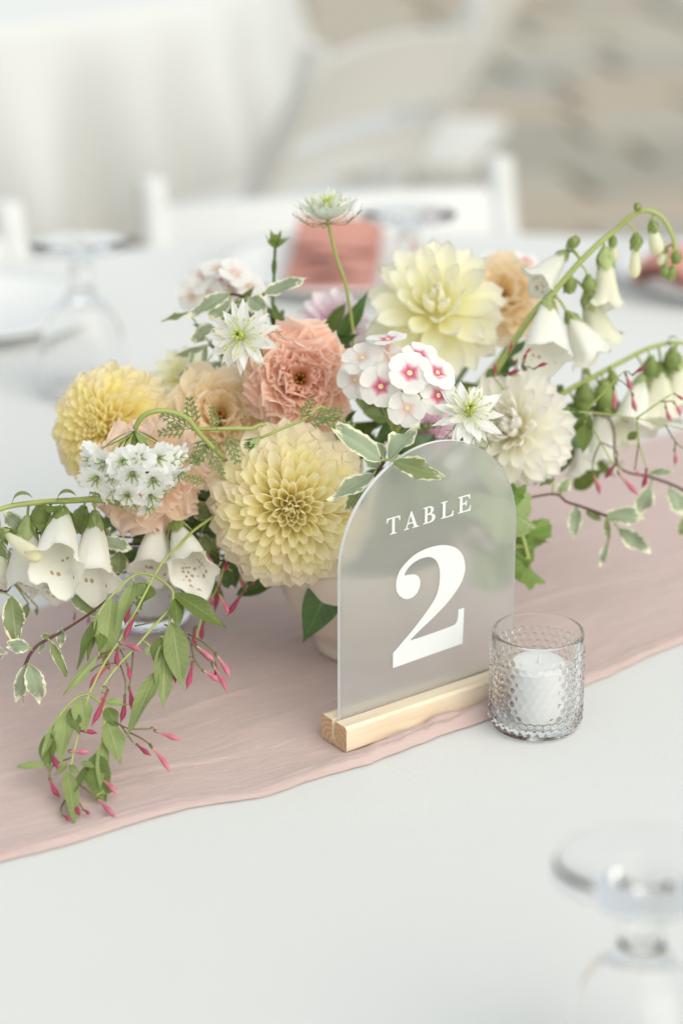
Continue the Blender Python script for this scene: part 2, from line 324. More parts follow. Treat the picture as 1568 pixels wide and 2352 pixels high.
P_nigg = petal_mat('nigella_greenish', [(0, hx('cfdcc0')), (.5, hx('e2ebdf')), (1, hx('dbe6d2'))], trans=.45)
P_white = petal_mat('white_floret', [(0, hx('e9efd2')), (.3, hx('f6f6f2')), (1, hx('f7f7f4'))], trans=.4)
P_phlox = petal_mat('phlox_petal', [(0, hx('d82a68')), (.18, hx('de4880')), (.30, hx('f0b8c8')), (.40, hx('fbf6f4')), (1, hx('fbfaf6'))], trans=.35, light=.9)
P_phlox2 = petal_mat('phlox_petal_faint', [(0, hx('d88f86')), (.22, hx('ecc4b8')), (.42, hx('f5f1ea')), (1, hx('f6f5f0'))], trans=.35)
P_bell = petal_mat('foxglove_bell', light=.45, stops=[(0, hx('e2e6b4')), (.3, hx('f3f2e2')), (1, hx('f6f5ef'))], trans=.52, vein=.12)
P_belly = petal_mat('foxglove_bell_yellowish', [(0, hx('d6dc92')), (.4, hx('ecebbd')), (1, hx('f2f0d2'))], trans=.42)
P_budy = petal_mat('foxglove_bud', [(0, hx('dbe19c')), (.5, hx('efecbb')), (1, hx('e6de90'))], trans=.35)
# inside of a foxglove bell, with its brown freckles along the lower lip
def N_sep(N, L, c):
    q = N.new('ShaderNodeSeparateColor'); L.new(c, q.inputs[0]); return q.outputs[0]
M_spot, N, L, b = nodes('foxglove_throat'); setin(b, Roughness=.6)
uv, s = uvnodes(N, L); mp = N.new('ShaderNodeVectorMath'); mp.operation = 'MULTIPLY'; mp.inputs[1].default_value = (15, 21, 1); L.new(uv.outputs[0], mp.inputs[0])
oi = N.new('ShaderNodeObjectInfo'); ad = N.new('ShaderNodeVectorMath'); ad.operation = 'ADD'; L.new(mp.outputs[0], ad.inputs[0]); L.new(oi.outputs['Random'], ad.inputs[1])
vo = N.new('ShaderNodeTexVoronoi'); vo.inputs['Scale'].default_value = 1; vo.inputs['Randomness'].default_value = .8; L.new(ad.outputs[0], vo.inputs['Vector'])
sp = math_(N, L, 'MULTIPLY', math_(N, L, 'LESS_THAN', vo.outputs['Distance'], .33), math_(N, L, 'GREATER_THAN', N_sep(N, L, vo.outputs['Color']), .15))
d = math_(N, L, 'ABSOLUTE', math_(N, L, 'SUBTRACT', s.outputs[1], .5))
mk = math_(N, L, 'MULTIPLY', math_(N, L, 'LESS_THAN', d, .12), math_(N, L, 'GREATER_THAN', s.outputs[0], .62)); mk = math_(N, L, 'MULTIPLY', mk, math_(N, L, 'LESS_THAN', s.outputs[0], .93))
mx = N.new('ShaderNodeMix'); mx.data_type = 'RGBA'; L.new(math_(N, L, 'MULTIPLY', mk, math_(N, L, 'MULTIPLY', sp, .72)), mx.inputs[0]); mx.inputs[6].default_value = (.95, .94, .86, 1); mx.inputs[7].default_value = hx('b08448'); thin(N, L, b, mx.outputs[2], .42)

# ================================================================ SETTING
# ground of flagstones
V, Fc, uv = [Vector((x, y, 0)) for x, y in ((-60, -60), (60, -60), (60, 60), (-60, 60))], [(0, 1, 2, 3)], [(0, 0)] * 4
M_gr = plain('sandy_joint', hx('a89a84'), .95, var=.15)
ground = part('ground', mesh('ground', V, Fc, M_gr, uv, False)); tag(ground, kind='structure')
PV = [plain('flagstone_' + c, hx(h_), .85, var=.12, vscale=4, bump=.5, bscale=60) for c, h_ in
      (('tan', 'b0aa9e'), ('grey', 'a8a59d'), ('rust', 'b4a898'), ('sand', 'b7b1a4'), ('dull', 'a29e93'))]
def slab(w, d, mat, seed):
    rs = random.Random(seed); c = []
    for sx, sy in ((-1, -1), (0, -1), (1, -1), (1, 0), (1, 1), (0, 1), (-1, 1), (-1, 0)):
        k = .96 if sx and sy else 1.0
        c.append((sx * w / 2 * k + rs.uniform(-.008, .008), sy * d / 2 * k + rs.uniform(-.008, .008)))
    n = len(c); V = [Vector((x * 1.0, y * 1.0, 0)) for x, y in c] + [Vector((x, y, .018)) for x, y in c] + [Vector((x * .97, y * .97, .024)) for x, y in c]
    Fc = [tuple(range(2 * n, 3 * n))] + [(r * n + i, r * n + (i + 1) % n, (r + 1) * n + (i + 1) % n, (r + 1) * n + i) for r in (0, 1) for i in range(n)]
    return mesh('flagstone', V, Fc, mat, smooth=False)
SL = {(w, k, j): slab(w, .27, PV[k], w * 7 + k + j) for w in (.34, .46, .58) for k in range(5) for j in range(2)}
rs = random.Random(3)
ang = R(14)
for row in range(-2, 26):
    x = -2.6 + rs.uniform(0, .3)
    while x < 3.0:
        w = rs.choice((.34, .46, .58)); cx, cy = x + w / 2, 3.4 + row * .29
        x += w + .02
        px, py = cx * math.cos(ang) - (cy - 5) * math.sin(ang), 5 + cx * math.sin(ang) + (cy - 5) * math.cos(ang)
        if px < -.2 * py or px > .19 * py + .15 or py < 4.2 or py > 11: continue
        part('flagstone', SL[(w, rs.choice((0, 0, 1, 2, 2, 3, 4)), rs.randrange(2))], ground,
             Matrix.Translation((px, py, .001)) @ Matrix.Rotation(ang + rs.uniform(-.02, .02) + (math.pi if rs.random() < .5 else 0), 4, 'Z') @ Matrix.Scale(rs.uniform(.96, 1.0), 4))

# tables
def round_table(name, label, clabel, c, rad, drop, seed, ripple=.025):
    t = thing(name, label, 'table', (c[0], c[1], 0))
    g = lathe([(0.001, 0), (rad - .03, 0), (rad - .02, .01), (rad - .03, .025), (0.001, .025)], 64)
    part('tabletop', mesh('tabletop', *g[:2], M_white, g[2]), t, Matrix.Translation((c[0], c[1], TOP - .03)))
    for k in range(4):
        a = k * math.pi / 2 + .6; p = Vector((c[0] + math.cos(a) * rad * .6, c[1] + math.sin(a) * rad * .6, 0))
        tube('leg', [p, p + Vector((0, 0, TOP - .031))], .018, M_white, t, 2, 10)
    V, uv = [], []; seg = 240; rng = [0.02, .2, .4, .6, .8, .92, .97, .99, 1.0]
    for r in rng:
        for k in range(seg):
            a = 2 * math.pi * k / seg; V.append(Vector((math.cos(a) * rad * r, math.sin(a) * rad * r, 0))); uv.append((r, k / seg))
    nd = 14
    for i in range(1, nd + 1):
        q = i / nd
        for k in range(seg):
            a = 2 * math.pi * k / seg; rip = noise.noise(Vector((math.cos(a) * 3.5 * rad, math.sin(a) * 3.5 * rad, seed))) + .6 * math.sin(a * 26 * rad + 3 * noise.noise(Vector((a, seed, 0))))
            r = rad + .012 * min(1, q * 6) + ripple * smoothstep(0, .9, q) * (rip + .6)
            V.append(Vector((math.cos(a) * r, math.sin(a) * r, -drop * q - .004 * (1 - (1 - min(1, q * 5)) ** 2)))); uv.append((1 + q, k / seg))
    Fc = grid_faces(len(rng) + nd, seg, True); Fc.append(tuple(range(seg)))
    cl = part('tablecloth', mesh('tablecloth', V, Fc, M_cloth, uv), None, Matrix.Translation((c[0], c[1], TOP)))
    tag(cl, clabel, 'tablecloth')
round_table('dining_table', 'large round dining table hidden under the near white cloth', 'smooth white cloth under the pink runner and flowers', (.15, 1.776), 1.25, .45, 1)
round_table('dining_table', 'distant round dining table under a hanging white cloth', 'distant white cloth hanging in soft folds behind the chairs', (-1.10, 5.32), .98, .44, 5, .075)

# ================================================================ runner
edge = [(-.2306, 1.4267), (-.1748, 1.458), (-.1085, 1.5009), (-.0569, 1.5181), (-.0154, 1.5473), (.021, 1.5694), (.0701, 1.6088), (.1125, 1.641), (.1887, 1.6972), (.2765, 1.7772)]
d0 = Vector((math.cos(R(34)), math.sin(R(34)), 0)); nb = Vector((-d0.y, d0.x, 0))
ep = [Vector((*e, 0)) for e in edge]
ep = [ep[0] - d0 * q for q in (.75, .5, .3, .15)] + ep + [ep[-1] + d0 * q for q in (.15, .3, .5, .75)]
ep = spline(ep, 24)
wl_ = [0, .0015, .003, .0045, .006, .0075, .009, .0105, .012, .0135, .015, .017, .019, .021] + [.021 + i * .0026 for i in range(1, 139)]
V, uv = [], []
for i, e in enumerate(ep):
    s = (e - ep[0]).dot(d0)
    sg = (e - Vector((.0646, 1.647, 0))).dot(d0)
    hh = .0026 + .0016 * noise.noise(Vector((s * 9, 2, 0))) + .005 * math.exp(-(sg / .085) ** 4)
    hump_w = .016 + .004 * noise.noise(Vector((s * 7, 9, 0)))
    for w in wl_:
        q = w / hump_w
        hump = hh * (smoothstep(0, .35, q) * (1 - smoothstep(.75, 1.35, q))) if q < 1.4 else 0
        hump *= 1 + .45 * noise.noise(Vector((s * 26 + w * 300, w * 330, 1))) + .25 * noise.noise(Vector((s * 80, w * 200, 6)))
        hump += .0010 * math.exp(-((w - .0225 - .003 * noise.noise(Vector((s * 11, 5, 0)))) / .0016) ** 2) * (1 + noise.noise(Vector((s * 6, 1, 4))))      # the hem's stitched ridge
        far = smoothstep(.018, .06, w)
        base_gap = 1 - math.exp(-(((sg) / .12) ** 4 + ((w - .035) / .03) ** 4))      # lies flat under the sign's foot
        warp = 2.2 * noise.noise(Vector((s * 3.1, w * 6, 4)))
        cr = noise.noise(Vector((s * 4.2 + w * 10, w * 62 + warp, 0))) + .55 * noise.noise(Vector((s * 9 + w * 16, w * 140 + 2 * warp, 7)))
        cr = max(0, cr) ** 1.3
        z = TOP + .0013 + hump + far * base_gap * (.0020 * cr + .0009 * (1 + noise.noise(Vector((s * 5, w * 22, 3))))) + .0004 * (1 + noise.noise(Vector((s * 60, w * 60, 8)))) + .0009 * base_gap * abs(noise.noise(Vector((s * 20 + w * 40, w * 150 + warp, 11))))
        p = e + nb * (w + (.0022 * noise.noise(Vector((s * 16, 3, 3))) + .0011 * noise.noise(Vector((s * 70, 3, 5)))) * (1 - smoothstep(0, .03, w))) + d0 * .002 * noise.noise(Vector((s * 8, w * 20, 2)))
        V.append(Vector((p.x, p.y, z))); uv.append((s, w))
o = V[0].copy()
run = part('table_runner', mesh('table_runner', [v - o for v in V], grid_faces(len(ep), len(wl_)), M_run, uv), None, Matrix.Translation(o))
tag(run, 'crinkled blush pink gauze runner laid across the white cloth', 'table runner')

# ================================================================ sign
def curve_mesh(name, loops, ext, mat):
    c = bpy.data.curves.new(name, 'CURVE'); c.dimensions = '2D'; c.fill_mode = 'BOTH'; c.extrude = ext
    for lp in loops:
        sp_ = c.splines.new('POLY'); sp_.points.add(len(lp) - 1); sp_.use_cyclic_u = True
        for i, (x, y) in enumerate(lp): sp_.points[i].co = (x * .001, y * .001, 0, 1)
    ob = bpy.data.objects.new(name, c); m = bpy.data.meshes.new_from_object(ob); bpy.data.objects.remove(ob); m.materials.append(mat); return m
def rounded(pts, n=5):                         # closed outline with (x, y, corner) points
    N_ = len(pts); out = []
    for i in range(N_):
        a, b, c, d = (Vector(pts[(i + k) % N_][:2]) for k in (-1, 0, 1, 2))
        if pts[i][2]: a = b * 2 - c
        if pts[(i + 1) % N_][2]: d = c * 2 - b
        for k in range(n):
            t = k / n; q = .5 * ((2 * b) + (c - a) * t + (2 * a - 5 * b + 4 * c - d) * t * t + (3 * b - a - 3 * c + d) * t ** 3); out.append((q.x, q.y))
    return out
SM = Vector((.0646, 1.647, TOP)); SA = R(36.45); sx = Vector((math.cos(SA), math.sin(SA), 0)); sn = Vector((sx.y, -sx.x, 0))
SMAT = Matrix((sx, -sn, Vector((0, 0, 1)))).transposed().to_4x4(); SMAT.translation = SM
sign = thing('table_number_sign', 'arched frosted table number sign in a beech foot', 'table sign', SM + Vector((0, 0, .003)))
W2, ZS, TH = .0827, .1395, .0015
out = [(-W2, .0085), (W2, .0085)] + [(W2 * math.cos(a), ZS + W2 * math.sin(a)) for a in [math.pi * k / 56 for k in range(57)]]
n = len(out); V = [Vector((x, -TH, z)) for x, z in out] + [Vector((x, TH, z)) for x, z in out]
ins = [(x * .993, .0085 + (z - .0085) * .997) for x, z in out]
Fc = [tuple(range(n)), tuple(range(2 * n - 1, n - 1, -1))] + [(i, n + i, n + (i + 1) % n, (i + 1) % n) for i in range(n)]
panel = part('acrylic_panel', mesh('acrylic_panel', V, Fc, [M_frost, M_edge], smooth=False, midx=[0, 0] + [1] * n), sign, SMAT)
two = [(13.1,138.9,0),(23.1,134.6,0),(29.6,128.2,0),(32.9,120.0,0),(33.1,112.5,0),(30.1,104.7,0),(24.6,98.1,0),(16.6,91.1,0),(9.2,86.1,0),(0.5,80.9,0),(-9.3,75.6,0),(-18.9,69.6,1),(-8.0,69.6,0),(10.7,70.1,0),(20.8,70.6,0),(25.2,71.6,0),(27.2,75.3,0),(27.8,82.7,1),(33.2,82.6,1),(32.3,53.3,1),(-34.1,51.5,1),(-34.1,63.7,1),(-25.3,70.3,0),(-15.6,77.8,0),(-5.8,86.4,0),(1.5,93.5,0),(6.4,100.2,0),(8.7,108.1,0),(9.3,116.4,0),(8.2,123.1,0),(5.3,128.5,0),(0.9,132.1,0),(-4.1,133.5,0),(-10.2,133.5,0),(-16.3,131.9,0),(-21.1,128.9,0),(-23.5,125.9,0),(-24.2,123.5,1),(-21.1,123.5,0),(-16.2,122.7,0),(-12.5,121.0,0),(-10.0,117.7,0),(-9.3,113.8,0),(-10.5,109.4,0),(-12.9,106.3,0),(-17.1,104.3,0),(-22.0,104.4,0),(-26.3,106.7,0),(-30.0,110.8,0),(-31.7,115.4,0),(-31.7,120.7,0),(-30.5,125.1,0),(-27.8,129.6,0),(-22.4,134.0,0),(-15.2,137.9,0),(-6.6,139.9,0),(3.2,140.3,0)]
TXT = SMAT @ Matrix.Translation((0, -TH - .0002, 0)) @ Matrix.Rotation(math.pi / 2, 4, 'X')
part('numeral', curve_mesh('numeral', [rounded(two)], .00015, M_ink), panel, TXT)
GL = {'T': ([[(0,13.2),(12,13.2),(12.2,9.4),(11.5,9.4),(10.5,12.0),(7.2,12.3),(7.2,1.1),(9,.6),(9,0),(3,0),(3,.6),(4.8,1.1),(4.8,12.3),(1.5,12.0),(.5,9.4),(-.2,9.4)]]),
      'A': ([[(6.2,13.4),(7.2,13.4),(12,1.0),(13.8,.6),(13.8,0),(7.6,0),(7.6,.6),(9.2,1.0),(8.2,3.9),(3.8,3.9),(2.8,1.0),(4.5,.6),(4.5,0),(0,0),(0,.6),(1.7,1.0)], [(4.15,4.8),(7.9,4.8),(6.0,10.4)]]),
      'B': ([[(0,13.1),(6.2,13.1),(8.3,12.5),(9.6,11.1),(9.7,9.3),(8.6,7.7),(7.2,7.0),(9.6,6.3),(11.1,4.9),(11.3,3.0),(10.1,1.1),(8.0,.2),(5.8,0),(0,0),(0,.6),(1.7,1.0),(1.7,12.1),(0,12.5)], [(4,12.2),(5.8,12.2),(7.2,11.2),(7.3,9.2),(6.3,7.7),(4,7.4)], [(4,6.5),(6.2,6.4),(8.2,5.2),(8.5,3.2),(7.4,1.4),(5.6,.8),(4,.9)]]),
      'L': ([[(0,13.1),(6,13.1),(6,12.5),(4.1,12.1),(4.1,.9),(8.2,.9),(10.2,1.6),(11.2,4.2),(11.9,4.2),(11.6,0),(0,0),(0,.6),(1.7,1.0),(1.7,12.1),(0,12.5)]]),
      'E': ([[(0,13.1),(11.2,13.1),(11.4,9.6),(10.8,9.6),(9.8,11.6),(8,12.2),(4.1,12.2),(4.1,7.2),(6.6,7.2),(7.6,8.9),(8.2,8.9),(8.2,4.7),(7.6,4.7),(6.6,6.3),(4.1,6.3),(4.1,.9),(8.6,.9),(10.7,1.6),(11.7,4.2),(12.3,4.2),(11.9,0),(0,0),(0,.6),(1.7,1.0),(1.7,12.1),(0,12.5)]])}
for ch, x in (('T', -40.8), ('A', -25.0), ('B', -7.4), ('L', 9.3), ('E', 25.4)):
    part('letter', curve_mesh('letter', [[(px + x, py + 159.6 + (x + 40) * .02) for px, py in lp] for lp in GL[ch]], .00015, M_ink), panel, TXT)
# foot: two bevelled bars either side of the slot, joined below it
prof = [(-.0145, .003), (.0145, .003), (.0155, .004), (.0155, .0215), (.0140, .023), (.0022, .023), (.0022, .0085), (-.0022, .0085), (-.0022, .023), (-.0135, .023), (-.0155, .021), (-.0155, .004)]
X0, X1 = -.0872, .0872; k = len(prof)
V = [Vector((X0, y, z)) for y, z in prof] + [Vector((X1, y, z)) for y, z in prof]
Fc = [(i, k + i, k + (i + 1) % k, (i + 1) % k) for i in range(k)] + [tuple(range(k)), tuple(range(2 * k - 1, k - 1, -1))]
part('wooden_foot', mesh('wooden_foot', V, Fc, [M_wood, M_wend], smooth=False, midx=[0] * k + [1, 1]), sign, SMAT)

# ================================================================ votives
def hobnail(seg=260, H=.078, r=.0342):
    V, uv = [], []; rows = []
    nz_ = 120
    for i in range(nz_ + 1): rows.append(i / nz_)
    def bump(a, z):
        best = 0
        rh = .0055; n_ = 34
        if z < .006 or z > H - .0095: return 0
        rr_ = round((z - .0085) / rh); c = []
        for rw in (rr_ - 1, rr_, rr_ + 1):
            zc = .0085 + rw * rh
            if zc < .006 or zc > H - .012: continue
            off = .5 if rw % 2 else 0
            ac = (round(a / (2 * math.pi) * n_ - off) + off) / n_ * 2 * math.pi
            dd = math.hypot((a - ac) * r, z - zc); sz = .0025
            best = max(best, math.sqrt(max(0, 1 - (dd / sz) ** 2)))
        return .0017 * best
    prof_r = lambda z: r * (1 - .035 * smoothstep(.012, 0, z)) - (.004 * max(0, 1 - z / .004) ** 2 if z < .004 else 0)
    for t in rows:
        z = t * (H - .001) + .0004
        for k_ in range(seg):
            a = 2 * math.pi * k_ / seg; rad = prof_r(z) + bump(a, z)
            V.append(Vector((rad * math.cos(a), rad * math.sin(a), z)))
    for rr_, z in ((r - .0006, H), (r - .0016, H + .0003), (r - .0022, H), (r - .0025, H - .002), (r - .0026, .02), (r - .004, .0105), (r - .009, .008), (.012, .0072), (.0005, .007)):
        for k_ in range(seg):
            a = 2 * math.pi * k_ / seg; V.append(Vector((rr_ * math.cos(a), rr_ * math.sin(a), z)))
    nr = len(V) // seg; Fc = grid_faces(nr, seg, True)
    Fc.append(tuple(range(seg - 1, -1, -1))); Fc.append(tuple((nr - 1) * seg + q for q in range(seg)))
    return mesh('votive_holder', V, Fc, M_thin)
vm = hobnail()
cg = lathe([(.0005, 0), (.0200, 0), (.0213, .0012), (.0215, .004), (.0215, .0410), (.0207, .0430), (.0185, .0440), (.006, .0433), (.0005, .0427)], 48)
cmesh = mesh('candle', *cg[:2], M_wax, cg[2]); wg = tube_geo([Vector((0, 0, .041)), Vector((0.0003, 0, .046)), Vector((.0015, .001, .050))], .0008, 6); wmesh = mesh('wick', *wg[:2], M_wick, wg[2])
for p, l1, l2 in ((Vector((.1459, 1.634, TOP + .0004)), 'clear hobnail glass votive in front of the sign', 'white candle inside the hobnail glass by the sign'),
                  (Vector((-.158, 1.815, TOP + .006)), 'clear glass votive half hidden behind the trailing jasmine', 'white candle in the votive half hidden behind jasmine')):
    tag(part('votive_holder', vm, None, Matrix.Translation(p)), l1, 'votive holder')
    c = part('candle', cmesh, None, Matrix.Translation(p + Vector((0.001, 0, .0076)))); tag(c, l2, 'candle'); part('wick', wmesh, c, WM[c])

# ================================================================ vase
VC = Vector((.0165, 1.766, TOP + .0035))
vp = [(.0005, .0), (.034, 0), (.0363, .0015), (.0370, .006), (.0370, .011), (.0380, .0145), (.0425, .019), (.0490, .026), (.0570, .038), (.0640, .053), (.0695, .068), (.0728, .082), (.0738, .090), (.0725, .092), (.0700, .089), (.0660, .072), (.0590, .050), (.045, .030), (.03, .022), (.0005, .02)]
g = lathe(vp, 72); tag(part('vase', mesh('vase', *g[:2], M_vase, g[2]), None, Matrix.Translation(VC)), 'cream footed ceramic bowl vase holding the flowers', 'vase')
MOUTH = VC + Vector((0, 0, .085))

# ================================================================ FLOWERS
def to_vase(parent, base, away, r=.0022, mat=None, spread=.035):
    q = MOUTH + Vector((rnd(-spread, spread), rnd(-spread, spread), -.03))
    mid = base + away * .03
    m2 = mid.lerp(q, .55) + Vector((0, 0, .012))
    return tube('stem', [base, mid, m2, q], r, mat or M_stemd, parent, 6, 7)
def prof_ball(u):
    if u < .68: return .34 + .66 * smoothstep(0, .68, u)
    q = (u - .68) / .32; return max(.07, (1 - q ** 2.4) ** .62 if q < 1 else .07)
def prof_tube(u):
    if u < .60: return .40 + .60 * smoothstep(0, .60, u)
    q = (u - .60) / .40; return 1 - .46 * q ** 2.6
def prof_round(u):
    if u < .62: return .28 + .72 * smoothstep(0, .62, u)
    q = (u - .62) / .38; return max(.05, (1 - q ** 2.6) ** .6 if q < 1 else .05)
def prof_lance(u):
    return max(.03, (.25 + .75 * smoothstep(0, .45, u)) * (1 if u < .45 else (1 - ((u - .45) / .55) ** 1.7)))
def prof_fan(u): return .2 + .8 * smoothstep(0, .7, u) - .30 * smoothstep(.72, 1, u)
def prof_leaf(u):
    return max(.02, math.sin(math.pi * min(1, (u * .985 + .008)) ** .82) ** .9)
def prof_drip(u):                              # oval blade drawn out into a slender tip
    if u < .40: return max(.05, math.sin(math.pi / 2 * (u / .40)) ** .62)
    q = (u - .40) / .60; return max(.012, (1 - q ** 1.55) ** 1.25)

def dahlia(label, c, axis, Rm, n, mats, style='ball', tmax=128, stem=True):
    t_ = thing('dahlia', label, 'flower', c); ref = axis.orthogonal().normalized(); ref2 = axis.cross(ref)
    K = 10; VAR = 3; cache = {}
    if style == 'ball': g = lathe([(.0005, -.40 * Rm), (.22 * Rm, -.36 * Rm), (.48 * Rm, -.12 * Rm), (.48 * Rm, .05 * Rm), (.38 * Rm, .24 * Rm), (.22 * Rm, .36 * Rm), (.08 * Rm, .41 * Rm), (.0005, .42 * Rm)], 22)
    else: g = lathe([(.0005, -.30 * Rm), (.20 * Rm, -.26 * Rm), (.30 * Rm, -.1 * Rm), (.24 * Rm, .08 * Rm), (.10 * Rm, .16 * Rm), (.0005, .18 * Rm)], 18)
    part('flower_heart', mesh('flower_heart', *g[:2], mats[0], g[2]), t_, frame(c, axis, ref))
    for i in range(n):
        t = (i + .6) / n
        if style == 'ball':                                # tips spread evenly over a flattened dome, then wrap round behind
            if t < .74:
                q = (t / .74) ** .60; rho, zz = q, .66 * math.sqrt(max(0, 1 - .96 * q * q)); bx, bz = .42 * q, .36 * math.sqrt(max(0, 1 - q * q)) - .02
            else:
                q = 1.0; k_ = (t - .74) / .26; rho, zz = 1.02 - .22 * k_ * k_, .10 - .62 * k_; bx, bz = .40 - .15 * k_, -.04 - .25 * k_
            wd = Rm * (.185 + .135 * q); cup = 4.6 - 2.3 * smoothstep(.25, 1, q); bend = -.25 + .75 * smoothstep(.1, .7, q)
            th = math.atan2(rho - bx, zz - bz); ln_ = Rm * math.hypot(rho - bx, zz - bz); b0 = (bx * Rm, bz * Rm)
        else:
            th = R(tmax) * (.10 + .90 * t ** .72); wd = Rm * (.17 + .27 * t ** .55); cup = 3.4 - 2.1 * smoothstep(.0, .5, t); bend = -.9 + 1.15 * smoothstep(0, .7, t)
            s_ = math.sin(min(th, math.pi / 2)); reach = Rm * (.50 + .50 * s_) * (1 - .12 * max(0, th - math.pi / 2)); r0 = Rm * .14
            ln_ = reach - r0; b0 = (math.sin(th) * r0, math.cos(th) * r0)
        k = min(K - 1, int(t * K)); v = i % VAR
        if (k, v) not in cache:
            pr = (prof_tube if q < .62 else prof_ball) if style == 'ball' else prof_round
            g = blade(9, 9, ln_, wd, pr, cup=lambda u, cc=cup: cc * (1 - .22 * u ** 3), bend=bend, ruf=.015 if style == 'ball' else .03, rk=4, ph=v * 2.1 + k, tip=.02, tk=5)
            cache[(k, v)] = (mesh('petal', *g[:2], mats[0] if t < .30 + .12 * v else mats[1], g[2]), ln_, wd)
        me, ln, w0 = cache[(k, v)]
        az = i * 2.39996 + rnd(-.09, .09); thj = th + rnd(-.07, .07); e = ref * math.cos(az) + ref2 * math.sin(az)
        d = axis * math.cos(thj) + e * math.sin(thj); xh = axis * math.sin(thj) - e * math.cos(thj)
        sc = ln_ / ln * rnd(.93, 1.05); sw = wd / w0 * rnd(.9, 1.1)
        part('petal', me, t_, frame(c + e * b0[0] + axis * b0[1], d, xh + e.cross(axis) * rnd(-.16, .16)) @ Matrix.Diagonal((sw, sw, sc, 1)))
    if stem: to_vase(t_, c - axis * Rm * .25, -axis)
    return t_

def lisianthus(label, c, axis, Rm, n, mat, open0=14, open1=58, stem=True):
    t_ = thing('lisianthus', label, 'flower', c); ref = axis.orthogonal().normalized(); ref2 = axis.cross(ref)
    B = c - axis * Rm * .62; K = 5; cache = {}
    for i in range(n):
        t = i / (n - 1); k = min(K - 1, int(t * K)); v = i % 3
        if (k, v) not in cache:
            tk = (k + .5) / K; cp = 2.5 - 1.2 * tk; bo = .25 + 1.0 * tk
            g = blade(16, 45, Rm * (1.0 + .22 * tk), Rm * (1.15 + .75 * tk), prof_fan, cup=cp, bend=lambda u, bb=bo: bb * u ** 2.2, ruf=.075, rk=7 + 2 * v, tip=.016, tk=19 + v, ph=v * 2.4 + k * 1.3, frill=.06)
            cache[(k, v)] = mesh('petal', *g[:2], mat, g[2])
        az = i * 2.39996 + rnd(-.2, .2); th = R(open0 + (open1 - open0) * t) + rnd(-.07, .07); e = ref * math.cos(az) + ref2 * math.sin(az)
        d = axis * math.cos(th) + e * math.sin(th); xh = axis * math.sin(th) - e * math.cos(th)
        part('petal', cache[(k, v)], t_, frame(B + e * Rm * .06, d, xh + e.cross(axis) * rnd(-.15, .15)) @ Matrix.Scale(rnd(.9, 1.08), 4))
    for k in range(6):
        a = k * 1.05; e = ref * math.cos(a) + ref2 * math.sin(a)
        tube('stamen', [B + e * .001, B + axis * Rm * .36 + e * Rm * .06, B + axis * Rm * .50 + e * Rm * .10], lambda u: .0006 + .0007 * smoothstep(.75, .9, u), M_stamen, t_, 5, 6)
    g = blade(8, 5, Rm * .6, Rm * .16, prof_lance, cup=.8, bend=.5); sm = mesh('sepal', *g[:2], M_sepald, g[2])
    for k in range(5):
        a = k * 1.257; e = ref * math.cos(a) + ref2 * math.sin(a); d = axis * .4 + e * .9; part('sepal', sm, t_, frame(B - axis * .002, d, axis - e * .4))
    if stem: to_vase(t_, B, -axis)
    return t_
M_stamen = plain('golden_stamen', hx('c98f45'), .6)

